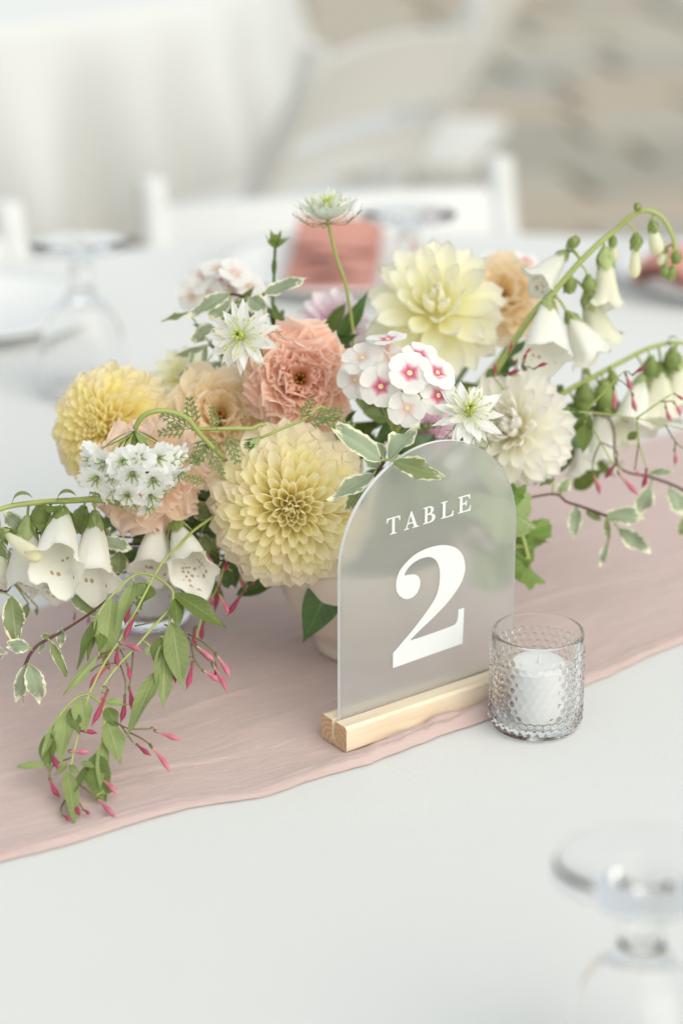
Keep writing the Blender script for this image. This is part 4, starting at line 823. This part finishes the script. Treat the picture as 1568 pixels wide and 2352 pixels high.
sprig('variegated sprig at the right edge beneath the foxglove', [[at(*cb(1330, 1760), 1.83), at(*cb(1200, 1690), 1.83), at(*cb(1060, 1640), 1.83), at(*cb(880, 1580), 1.83), at(*cb(700, 1290), 1.84), MOUTH]],
      [q((1065, 1700), (995, 1870), 115, 'p', 1.83), q((1175, 1715), (1265, 1850), 125, 'p', 1.83), q((1060, 1620), (1205, 1605), 50, 'p', 1.83), q((1260, 1880), (1240, 1980), 60, 'q', 1.83)])
# ------------------------------------------------------------ jasmine
g = tube_geo(spline([Vector((0, 0, 0)), Vector((.03, 0, .3)), Vector((.05, 0, .65)), Vector((0, 0, 1))], 5), lambda u: .045 + .055 * smoothstep(.25, .7, u) - .088 * smoothstep(.72, 1, u), 7)
BUD = [mesh('bud', *g[:2], m_, g[2]) for m_ in (M_bud, M_budr)]
g = lathe([(.001, -.02), (.055, .0), (.06, .10), (.062, .15), (.03, .16)], 7); CUPM = mesh('bud_calyx', *g[:2], M_twigb, g[2])
def jasmine(label, stems, leaves, buds, twigs, r=.0011):
    t_ = thing('jasmine_vine', label, 'foliage', stems[0][0]); pts = []
    for s_ in stems: tube('stem', s_, lambda u: r * (1 - .3 * u), M_stem, t_, 6, 7); pts += spline(s_, 8)
    for s_ in twigs: tube('twig', s_, .0006, M_twigb, t_, 5, 6); pts += spline(s_, 8)
    for p0, p1, w, k in leaves:
        leaf(t_, p0, p1, w, k); petiole(t_, min(pts, key=lambda z: (z - p0).length), p0, M_stem, .0006)
    for p0, p1, red in buds:
        M_ = frame(p0, p1 - p0, Vector((rnd(-1, 1), rnd(-1, 1), .4))) @ Matrix.Scale((p1 - p0).length, 4); sc = min(1.3, .021 / (p1 - p0).length)
        b_ = part('bud', BUD[red], t_, M_ @ Matrix.Diagonal((sc, sc, 1, 1))); part('bud_calyx', CUPM, b_, M_ @ Matrix.Diagonal((sc * .9, sc * .9, 1, 1)))
        j = min(pts, key=lambda z: (z - p0).length)
        if .003 < (j - p0).length < .09: tube('pedicel', [j, j.lerp(p0, .5) + Vector((0, 0, .002)), p0], .0005, M_twigb, t_, 4, 5)
    return t_
def jd(py): return 1.645 + (1.497 - 1.645) * min(1.2, max(-.6, (py - 1310) / 550))
def J(x, y, off=0):
    p = c2(x, y); d = jd(p[1]) + off; v = at(*p, d)
    if v.z < TOP + .006: v = on(*p, TOP + .006)
    return v
lv = [((715, 335), (660, 680), 165, 'j'), ((855, 225), (750, 530), 85, 'j'), ((930, 235), (900, 350), 150, 'k'), ((1115, 300), (1422, 480), 125, 'k'), ((1120, 335), (1135, 495), 95, 'k'), ((1100, 490), (1150, 845), 150, 'j'), ((1020, 580), (1000, 750), 90, 'k'),
      ((1050, 615), (1045, 975), 130, 'j'), ((1005, 790), (832, 1190), 110, 'j'), ((615, 465), (515, 768), 85, 'k'), ((590, 480), (572, 710), 55, 'k'), ((655, 560), (640, 650), 70, 'k'), ((625, 700), (425, 938), 55, 'j'), ((515, 970), (545, 1175), 125, 'j'), ((425, 1045), (395, 1362), 120, 'j'),
      ((450, 1035), (505, 1175), 75, 'k'), ((360, 1135), (270, 1345), 50, 'j'), ((310, 1190), (300, 1395), 105, 'k'), ((288, 1395), (105, 1400), 50, 'j'), ((660, 990), (815, 1000), 55, 'j'), ((680, 1030), (745, 1130), 85, 'k'), ((685, 1120), (770, 1345), 130, 'j'), ((665, 1240), (635, 1525), 75, 'j'),
      ((605, 1325), (640, 1590), 160, 'k'), ((560, 1405), (478, 1555), 65, 'k'), ((520, 1380), (592, 1402), 45, 'j'), ((430, 1390), (360, 1455), 50, 'j'), ((440, 1400), (497, 1442), 42, 'j'), ((430, 1440), (480, 1725), 100, 'j'), ((640, 1580), (742, 1545), 40, 'j'), ((880, 330), (900, 410), 40, 'k'), ((960, 640), (935, 690), 40, 'j')]
bd = [((700, 755), (570, 905), 1), ((650, 700), (548, 782), 1), ((878, 425), (795, 602), 1), ((840, 360), (800, 505), 1), ((690, 915), (583, 1150), 1), ((655, 930), (640, 1010), 0), ((800, 945), (770, 1128), 1), ((825, 895), (838, 1042), 1), ((812, 750), (825, 852), 1), ((755, 612), (908, 672), 0), ((752, 650), (755, 765), 1),
      ((680, 680), (700, 792), 1), ((1148, 735), (1120, 875), 1), ((1232, 735), (1190, 918), 1), ((1250, 632), (1372, 735), 0), ((1372, 680), (1468, 842), 0), ((1350, 745), (1452, 942), 0), ((1290, 790), (1402, 872), 0), ((1375, 735), (1370, 832), 1), ((495, 1178), (622, 1195), 1), ((438, 1308), (577, 1315), 0), ((298, 1288), (372, 1432), 1),
      ((985, 1175), (1158, 1240), 0), ((868, 1262), (963, 1336), 1), ((955, 1262), (1088, 1447), 0), ((316, 1480), (385, 1608), 1), ((622, 1608), (742, 1727), 0), ((398, 1712), (442, 1758), 1), ((528, 1678), (572, 1716), 1), ((484, 1622), (512, 1722), 1), ((638, 1478), (747, 1588), 0)]
jasmine('green jasmine vine trailing down onto the pink runner', [[at(560, 1140, 1.70), J(1250, -110, .02), J(1140, 0), J(1060, 75), J(985, 190), J(880, 390), J(770, 590), J(660, 760), J(590, 900), J(565, 960), J(540, 1060), J(490, 1240), J(462, 1360), J(455, 1450), J(480, 1610)],
    [J(985, 190), J(900, 175), J(830, 205), J(740, 290), J(660, 380), J(615, 470), J(600, 520)], [J(985, 190), J(1060, 240), J(1105, 300), J(1090, 400), J(1080, 500), J(1050, 590), J(1010, 780)],
    [J(570, 945), J(500, 960), J(420, 1030), J(350, 1130), J(300, 1200), J(290, 1290)], [J(570, 945), J(640, 1000), J(665, 1080), J(660, 1200), J(640, 1310)], [J(1090, 400), J(1010, 480), J(870, 640), J(740, 780), J(640, 920)]],
    [(J(*a), J(*b_, rnd(-.008, .006)), w * 1.08 * .36 / PX, k) for a, b_, w, k in [(p_, (p_[0] + (q_[0] - p_[0]) * 1.12, p_[1] + (q_[1] - p_[1]) * 1.12), w_, k_) for p_, q_, w_, k_ in lv]], [(J(*a), J(*b_, rnd(-.004, .004)), r_) for a, b_, r_ in bd],
    [[J(665, 1080), J(750, 1130), J(830, 1165), J(960, 1165)], [J(770, 1140), J(850, 1255)], [J(830, 1190), J(900, 1225), J(950, 1260)], [J(455, 1350), J(340, 1400), J(315, 1475)], [J(460, 1485), J(560, 1560), J(622, 1608)], [J(440, 1590), J(390, 1670), J(400, 1715)], [J(480, 1600), J(530, 1675)],
     [J(1200, 560), J(1290, 610), J(1350, 660), J(1372, 680)], [J(1200, 580), J(1250, 650), J(1350, 745)], [J(1220, 620), J(1240, 720), J(1290, 790)], [J(1050, 500), J(1200, 560)], [J(850, 680), J(840, 800), J(825, 900)], [J(770, 760), J(800, 860), J(800, 945)], [J(860, 510), J(1000, 480)], [J(575, 800), J(650, 755), J(790, 745)], [J(640, 690), J(720, 665), J(800, 655)], [J(560, 1420), J(640, 1480)], [J(770, 665), J(800, 720), J(815, 760)]])
cbp = lambda x, y, d=1.71: at(*c2(x, y), d)
jasmine('crimson jasmine buds hanging between bells and yellow dahlia', [[MOUTH, cbp(1560, -100, 1.74), cbp(1480, 0, 1.725), cbp(1430, 130), cbp(1390, 260), cbp(1300, 420), cbp(1250, 600, 1.70)], [cbp(1430, 130), cbp(1520, 180), cbp(1580, 260)]], 
    [(cbp(1440, 80), cbp(1500, 270), .017, 'd'), (cbp(1400, 60), cbp(1340, 110), .014, 'd'), (cbp(1470, 120), cbp(1430, 300), .012, 'd')],
    [(cbp(1555, 285, 1.70), cbp(1450, 450, 1.69), 1), (cbp(1395, 300, 1.70), cbp(1470, 455, 1.69), 0), (cbp(1415, 200), cbp(1370, 425), 1), (cbp(1340, 290), cbp(1335, 410), 0), (cbp(1450, 60), cbp(1420, 170), 1), (cbp(1500, 170), cbp(1570, 290), 0), (cbp(1290, 20, 1.70), cbp(1370, 130, 1.69), 0), (cbp(1240, 520), cbp(1250, 640), 1), (cbp(1300, 480), cbp(1290, 600), 1), (cbp(1620, 250), cbp(1580, 130), 1), (cbp(480, 420, 1.76), cbp(470, 480, 1.76), 1), (cbp(570, 440, 1.76), cbp(560, 500, 1.76), 1)], [])
B_ = lambda x, y, d=1.80: at(*cb(x, y), d)
jasmine('fine twigs with pink buds at the right of the bouquet', [[MOUTH, B_(300, 1300), B_(490, 1275), B_(700, 1270), B_(985, 1305), B_(1254, 1365), B_(1330, 1380)], [B_(690, 1270), B_(780, 1440), B_(850, 1560), B_(900, 1600)], [B_(700, 1260), B_(830, 1120), B_(910, 1040)], [B_(985, 1305), B_(1120, 1210), B_(1190, 1165)], [B_(990, 1310), B_(1000, 1440), B_(1040, 1580)]],
    [(B_(700, 1270), B_(650, 1420), .017, 'k'), (B_(985, 1380), B_(930, 1440), .007, 'k'), (B_(690, 1330), B_(680, 1500), .014, 'k'), (B_(600, 1240), B_(590, 1340), .02, 'd')],
    [(B_(922, 1045), B_(965, 1145), 0), (B_(960, 1058), B_(1042, 1008), 1), (B_(962, 1160), B_(988, 1270), 0), (B_(856, 1120), B_(862, 1260), 0), (B_(1152, 1235), B_(1188, 1325), 0), (B_(1200, 1210), B_(1240, 1295), 0), (B_(1200, 1160), B_(1262, 1200), 1), (B_(735, 1620), B_(775, 1745), 0), (B_(870, 1560), B_(805, 1652), 1), (B_(878, 1615), B_(1000, 1750), 0), (B_(1045, 1590), B_(1018, 1705), 1), (B_(975, 1590), B_(1005, 1645), 0), (B_(1205, 1480), B_(1205, 1575), 0)],
    [[B_(780, 1440), B_(740, 1540), B_(735, 1620)], [B_(780, 1440), B_(870, 1490), B_(875, 1560)], [B_(1000, 1440), B_(978, 1590)], [B_(1150, 1340), B_(1210, 1440), B_(1260, 1480)], [B_(1210, 1440), B_(1205, 1490)], [B_(1120, 1210), B_(1200, 1205)]], .0008)
jasmine('crimson jasmine buds standing beside the white foxglove bell', [[MOUTH, B_(230, 1150, 1.80), B_(270, 1060, 1.79), B_(330, 1020, 1.79)]], [(B_(160, 1060), B_(130, 1020), .01, 'k')],
    [(B_(250, 935, 1.79), B_(272, 865, 1.79), 1), (B_(340, 950, 1.79), B_(382, 898, 1.79), 1), (B_(345, 985, 1.79), B_(357, 925, 1.79), 1), (B_(395, 1022, 1.79), B_(480, 988, 1.79), 1), (B_(168, 1065, 1.79), B_(177, 988, 1.79), 1), (B_(230, 1062, 1.79), B_(318, 1032, 1.785), 1), (B_(295, 1000, 1.79), B_(305, 960, 1.79), 1)], [], .0008)
# ------------------------------------------------------------ soft lobed leaves, dark leaf, buds, feathery stems
def lobed(seed, ruf=.30):
    V, uv, Fc = [Vector((0, 0, .12))], [(.1, .5)], []; nr, na = 8, 64
    for i in range(1, nr + 1):
        for j in range(na + 1):
            a = -2.75 + 5.5 * j / na; q = i / nr
            r_ = .52 * q * (1 + .16 * abs(math.sin(a * 2.3 + .2)) * q - .10 * q * (abs(math.sin(a * 2.3 + .2)) < .25) + .035 * q * math.sin(a * 26))
            n_ = ruf * q * q * math.sin(a * 4.6 + seed) * .6 + ruf * .5 * q * math.sin(a * 1.5 + seed * 2) - .25 * q * q * abs(math.sin(a)) * .6
            V.append(Vector((n_, r_ * math.sin(a), .12 + r_ * math.cos(a) * 1.15))); uv.append((q * .9, .5 + .5 * (((a * 4.6 / math.pi) % 1) - .5) * 2 * .9))
    for j in range(na): Fc.append((0, 1 + j, 2 + j))
    for i in range(nr - 1):
        for j in range(na): k_ = 1 + i * (na + 1) + j; Fc.append((k_, k_ + na + 1, k_ + na + 2, k_ + 1))
    return V, Fc, uv
t_ = thing('geranium_stem', 'soft lobed green leaves drooping behind the right of the sign', 'foliage', MOUTH)
s_pts = [MOUTH, at(1040, 1130, 1.79), at(1120, 1140, 1.765), at(1185, 1200, 1.76), at(1215, 1290, 1.765)]; tube('stem', s_pts, .0016, M_stem, t_, 6, 7)
lm = []
for s_ in range(3):
    g = lobed(s_ * 1.9); lm.append(mesh('leaf', *g[:2], (M_ger, M_gerd, M_gerd)[s_], g[2]))
for (a, b_, d0, d1, s_, v, nh) in (((1120, 1130), (1265, 1235), 1.745, 1.735, .058, 0, (.25, .55)), ((1170, 1255), (1230, 1320), 1.765, 1.755, .034, 1, (.5, .1)), ((1205, 1290), (1235, 1375), 1.76, 1.75, .030, 2, (.7, .1)), ((1185, 1225), (1190, 1290), 1.785, 1.785, .05, 1, (-.1, -.2)), ((1060, 1150), (1090, 1250), 1.77, 1.75, .05, 2, (-.2, .3)), ((1130, 1270), (1145, 1400), 1.765, 1.745, .046, 0, (.6, .1)), ((1180, 1140), (1195, 1110), 1.75, 1.74, .014, 1, (.2, .5)), ((960, 1090), (940, 1200), 1.73, 1.70, .04, 1, (-.2, .4)), ((900, 1150), (860, 1230), 1.72, 1.70, .035, 2, (-.2, .2))):
    p0, p1 = at(*a, d0), at(*b_, d1); part('leaf', lm[v], t_, frame(p0, p1 - p0, facing(*nh)) @ Matrix.Diagonal((s_, s_, (p1 - p0).length * .95, 1))); petiole(t_, min(spline(s_pts, 8), key=lambda z: (z - p0).length), p0, M_stem, .001)
t_ = thing('dark_leaf_stem', 'glossy dark green leaf hanging down over the vase', 'foliage', MOUTH)
tube('stem', [MOUTH, at(800, 1270, 1.735), at(775, 1315, 1.715)], .0014, M_stemd, t_, 6, 7)
leaf(t_, at(775, 1312, 1.712), at(698, 1470, 1.695), .030, 'd', facing(.15, .25), 3)
t_ = thing('lisianthus_bud', 'upright green bud on a thin stem at the top', 'flower', at(632, 555, 1.85))
tube('stem', [at(632, 560, 1.85), at(629, 640, 1.85), at(627, 720, 1.85), at(640, 860, 1.845), MOUTH], .0012, M_stemd, t_, 6, 7)
for k in range(9):
    a = k * 2.4; e = Vector((math.cos(a), math.sin(a), 0)); th = R(20 + 45 * (k / 9)); d = Vector((0, 0, math.cos(th))) + e * math.sin(th); part('sepal', SEP[1], t_, frame(at(632, 572, 1.85), d, Vector((0, 0, math.sin(th))) - e * math.cos(th)) @ Matrix.Diagonal((.010, .010, .016, 1)))
leaf(t_, at(628, 632, 1.85), at(630, 585, 1.85), .0048, 'k'); leaf(t_, at(645, 775, 1.845), at(618, 700, 1.84), .009, 'k'); leaf(t_, at(650, 772, 1.84), at(630, 690, 1.835), .007, 'k')
# green bud over the ball dahlia, with fine feathery leaves
def feather(parent, p0, d, ln, n=5, mat=None):
    gs = [tube_geo(spline([p0, p0 + d * ln * .5 + Vector((0, 0, .001)), p0 + d * ln], 3), .00035, 4)]
    sd = d.cross(-FWD).normalized()
    for k in range(1, n + 1):
        for s_ in (-1, 1):
            q_ = p0 + d * ln * k / (n + .6); l2 = ln * (.42 - .05 * k); e = (d * .7 + sd * s_ * .75 - FWD * rnd(-.2, .4)).normalized()
            gs.append(xform(blade(4, 3, l2, ln * .075, prof_lance), frame(q_, e, -FWD)))
            for s2 in (-1, 1):
                e2 = (e + sd * s2 * .6 + d * .3).normalized(); gs.append(xform(blade(4, 3, l2 * .5, ln * .06, prof_lance), frame(q_ + e * l2 * .45, e2, -FWD)))
    g = join(gs); o_ = p0; return part('leaf', mesh('leaf', [Vector(v) - o_ for v in g[0]], g[1], mat or M_fern, g[2]), parent, Matrix.Translation(o_))
t_ = thing('scabiosa_bud', 'pale green bud lying over the top of the ball dahlia', 'flower', at(600, 1005, 1.655))
tube('stem', [at(598, 1006, 1.655), at(640, 988, 1.66), at(690, 968, 1.68), at(760, 955, 1.72), MOUTH], .0011, M_stem, t_, 6, 7)
bd_ = (at(572, 1022, 1.645) - at(600, 1004, 1.655)).normalized()
for k in range(12):
    a = k * 2.4; rf = bd_.orthogonal().normalized(); e = rf * math.cos(a) + bd_.cross(rf) * math.sin(a); th = R(30 - 16 * k / 12); d = bd_ * math.cos(th) + e * math.sin(th)
    part('sepal', SEP[0], t_, frame(at(600, 1004, 1.655), d, bd_ * math.sin(th) - e * math.cos(th)) @ Matrix.Diagonal((.014, .008, .0165, 1)))
for px, py, dx, dz, ln in ((690, 965, .4, .8, .02), (715, 962, .9, .3, .024), (735, 962, .9, -.2, .026), (700, 970, .5, .1, .02)): feather(t_, at(px, py, 1.675), Vector((dx, -.1, dz)).normalized(), ln)
t_ = thing('feathery_stem', 'fine feathery green leaves beside the arching scabiosa stem', 'foliage', at(470, 1010, 1.70))
tube('stem', [at(440, 985, 1.695), at(500, 985, 1.70), at(570, 985, 1.71), at(640, 1000, 1.73), MOUTH], .0016, M_stem, t_, 6, 7)
for px, py, dx, dz, ln in ((440, 985, -.9, .5, .026), (445, 985, -.1, 1, .026), (437, 985, -.9, -.1, .024), (500, 988, -.2, .9, .02), (520, 990, .3, -.9, .026), (475, 1000, -.4, -.9, .024), (480, 1040, .5, -.8, .02), (505, 1000, -.6, -.7, .028), (470, 1060, -.8, .2, .02), (475, 1110, -.8, .3, .018)): feather(t_, at(px, py, 1.695), Vector((dx, -.1, dz)).normalized(), ln)
# filler greenery deep inside the bouquet
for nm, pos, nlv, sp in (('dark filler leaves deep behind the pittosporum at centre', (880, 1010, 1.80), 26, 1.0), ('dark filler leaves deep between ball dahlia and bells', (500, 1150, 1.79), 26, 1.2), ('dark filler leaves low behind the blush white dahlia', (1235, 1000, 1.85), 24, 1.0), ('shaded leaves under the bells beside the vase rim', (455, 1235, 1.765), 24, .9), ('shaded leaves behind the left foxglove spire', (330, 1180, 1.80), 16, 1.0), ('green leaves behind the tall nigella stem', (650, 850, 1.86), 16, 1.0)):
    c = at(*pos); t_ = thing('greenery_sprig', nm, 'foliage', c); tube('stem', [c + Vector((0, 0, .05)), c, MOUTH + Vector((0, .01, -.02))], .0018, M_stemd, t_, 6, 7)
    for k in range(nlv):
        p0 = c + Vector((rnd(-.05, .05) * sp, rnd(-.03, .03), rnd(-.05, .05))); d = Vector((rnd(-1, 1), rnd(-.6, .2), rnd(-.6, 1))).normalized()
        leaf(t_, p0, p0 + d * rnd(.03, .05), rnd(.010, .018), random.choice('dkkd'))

# ================================================================ place settings
def goblet(label, c, s_=1.15):
    H = .163
    p = [(.0005, H), (.0400, H - .0005), (.0440, H - .0018), (.0445, H - .003), (.0430, H - .0045), (.030, H - .0065), (.018, H - .010), (.0125, H - .016), (.0100, H - .026), (.0095, H - .040), (.0120, H - .052), (.0180, H - .060), (.0270, H - .072), (.0345, H - .092), (.0385, H - .115), (.0395, H - .135), (.0385, .004), (.0380, .0015), (.0372, .0005), (.0364, .0015), (.0370, .006), (.0378, H - .135), (.0367, H - .115), (.0327, H - .093), (.0250, H - .075), (.0160, H - .065), (.0080, H - .0610), (.0005, H - .060)]
    g = lathe([(r_ * s_, z) for r_, z in reversed(p)], 64); tag(part('goblet', mesh('goblet', *g[:2], M_glass, g[2]), None, Matrix.Translation(c)), label, 'goblet', 'upturned glass goblets')
goblet('upturned clear goblet at the near bottom corner', Vector((.165, 1.145, TOP)))
goblet('upturned clear goblet on the far side left of the flowers', Vector((-.268, 2.40, TOP)))
goblet('upturned clear goblet behind the pink napkin', Vector((.072, 2.52, TOP)))
pp = [(.0005, .004), (.075, .004), (.082, .006), (.118, .017), (.132, .020), (.1335, .0215), (.132, .023), (.117, .0205), (.082, .010), (.074, .0075), (.0005, .0075)]
g = lathe([(.0005, 0), (.07, 0), (.08, .002), (.0825, .006)] + pp[2:], 72); PLM = mesh('plate', *g[:2], M_porc, g[2])
def plate(label, c): tag(part('plate', PLM, None, Matrix.Translation(c)), label, 'plate', 'white dinner plates')
plate('white dinner plate cut off by the left edge', on(-62, 742, TOP) + Vector((0, 0, .0005)))
plate('white dinner plate cut off by the right edge', on(1665, 655, TOP) + Vector((0, 0, .0005)))
plate('white dinner plate under the folded pink napkin', on(768, 640, TOP) + Vector((0, 0, .0005)))
def napkin(label, c, rot, Lx=.106, Ly=.24, layers=4, drape=True):
    t_ = thing('napkin', label, 'napkin', c, 'folded napkins')
    for k in range(layers):
        nx, ny = 14, 30; V, uv = [], []; ly = Ly * (1 - .16 * k)
        for i in range(ny):
            for j in range(nx):
                x = (j / (nx - 1) - .5) * Lx * (1 - .02 * k); y = Ly / 2 - ly * i / (ny - 1)
                z = .023 + .005 * k + .004 * noise.noise(Vector((x * 18, y * 14, k))) + .0035 * math.sin(x * 60 + k) * (.4 + .6 * i / ny) + .016 * math.exp(-((y - Ly * .36) / .03) ** 2) - (.012 * smoothstep(.10, .17, abs(y)) if drape else 0)
                V.append(Vector((x, y, z))); uv.append((i / ny, j / nx))
        part('napkin_fold', mesh('napkin_fold', V, grid_faces(ny, nx), M_nap, uv), t_, Matrix.Translation(c) @ Matrix.Rotation(rot, 4, 'Z'))
napkin('folded terracotta pink napkin on the far plate', on(768, 640, TOP), R(-4))
napkin('sliver of pink napkin on the right plate', on(1695, 700, TOP), R(70))

# ================================================================ chairs
def chair(label, c, rz, wdt=.46):
    t_ = thing('folding_chair', label, 'chair', c, 'white folding chairs'); Mr = Matrix.Translation(c) @ Matrix.Rotation(rz, 4, 'Z'); h = wdt / 2
    # local: the sitter faces -Y; the back is on the +Y side
    def rail(name, z0, z1, y0, y1, arch, th=.022):
        n = 14; V = []
        for i in range(n + 1):
            x = -h + .012 + (wdt - .024) * i / n; cv = -.03 * (1 - (2 * i / n - 1) ** 2)
            up = arch * (1 - (2 * i / n - 1) ** 2)
            V += [Vector((x, y0 - cv * -1 - th / 2, z0)), Vector((x, y0 - cv * -1 + th / 2, z0)), Vector((x, y1 - cv * -1 + th / 2, z1 + up)), Vector((x, y1 - cv * -1 - th / 2, z1 + up))]
        Fc = grid_faces(n + 1, 4, True) + [(3, 2, 1, 0), tuple(n * 4 + k for k in range(4))]; part(name, mesh(name, V, Fc, M_white, smooth=False), t_, Mr)
    for s_ in (-1, 1):
        g = tube_geo(spline([Vector((s_ * h, -.30, 0)), Vector((s_ * h, -.02, .40)), Vector((s_ * h, .16, .70)), Vector((s_ * h, .20, .80)), Vector((s_ * h, .205, .815))], 6), lambda u: .021 if u < .97 else .014, 10); part('post', mesh('post', *g[:2], M_white, g[2]), t_, Mr)
        g = tube_geo([Vector((s_ * (h - .05), .22, 0)), Vector((s_ * (h - .05), .02, .28)), Vector((s_ * (h - .05), -.12, .43))], .016, 10); part('leg', mesh('leg', *g[:2], M_white, g[2]), t_, Mr)
    rail('back_rail', .64, .775, .135, .195, .012); rail('back_slat', .52, .60, .06, .105, .0)
    g = box(-h + .03, h - .03, -.22, .17, .43, .455); part('seat', mesh('seat', *g[:2], M_white, smooth=False), t_, Mr)
    g = tube_geo([Vector((-h, -.17, .18)), Vector((h, -.17, .18))], .012, 8); part('stretcher', mesh('stretcher', *g[:2], M_white, g[2]), t_, Mr)
chair('white folding chair facing the table behind the flowers', Vector((.03, 3.06, -.035)), R(14), .49)
chair('white folding chair cut off by the left edge', Vector((-.525, 2.72, -.02)), R(30))
chair('white folding chair seen from behind by the distant cloth', Vector((-.06, 4.25, 0)), R(-128), .46)
chair('white folding chair half hidden beyond the nearer chairs', Vector((.13, 4.85, 0)), R(-105), .46)
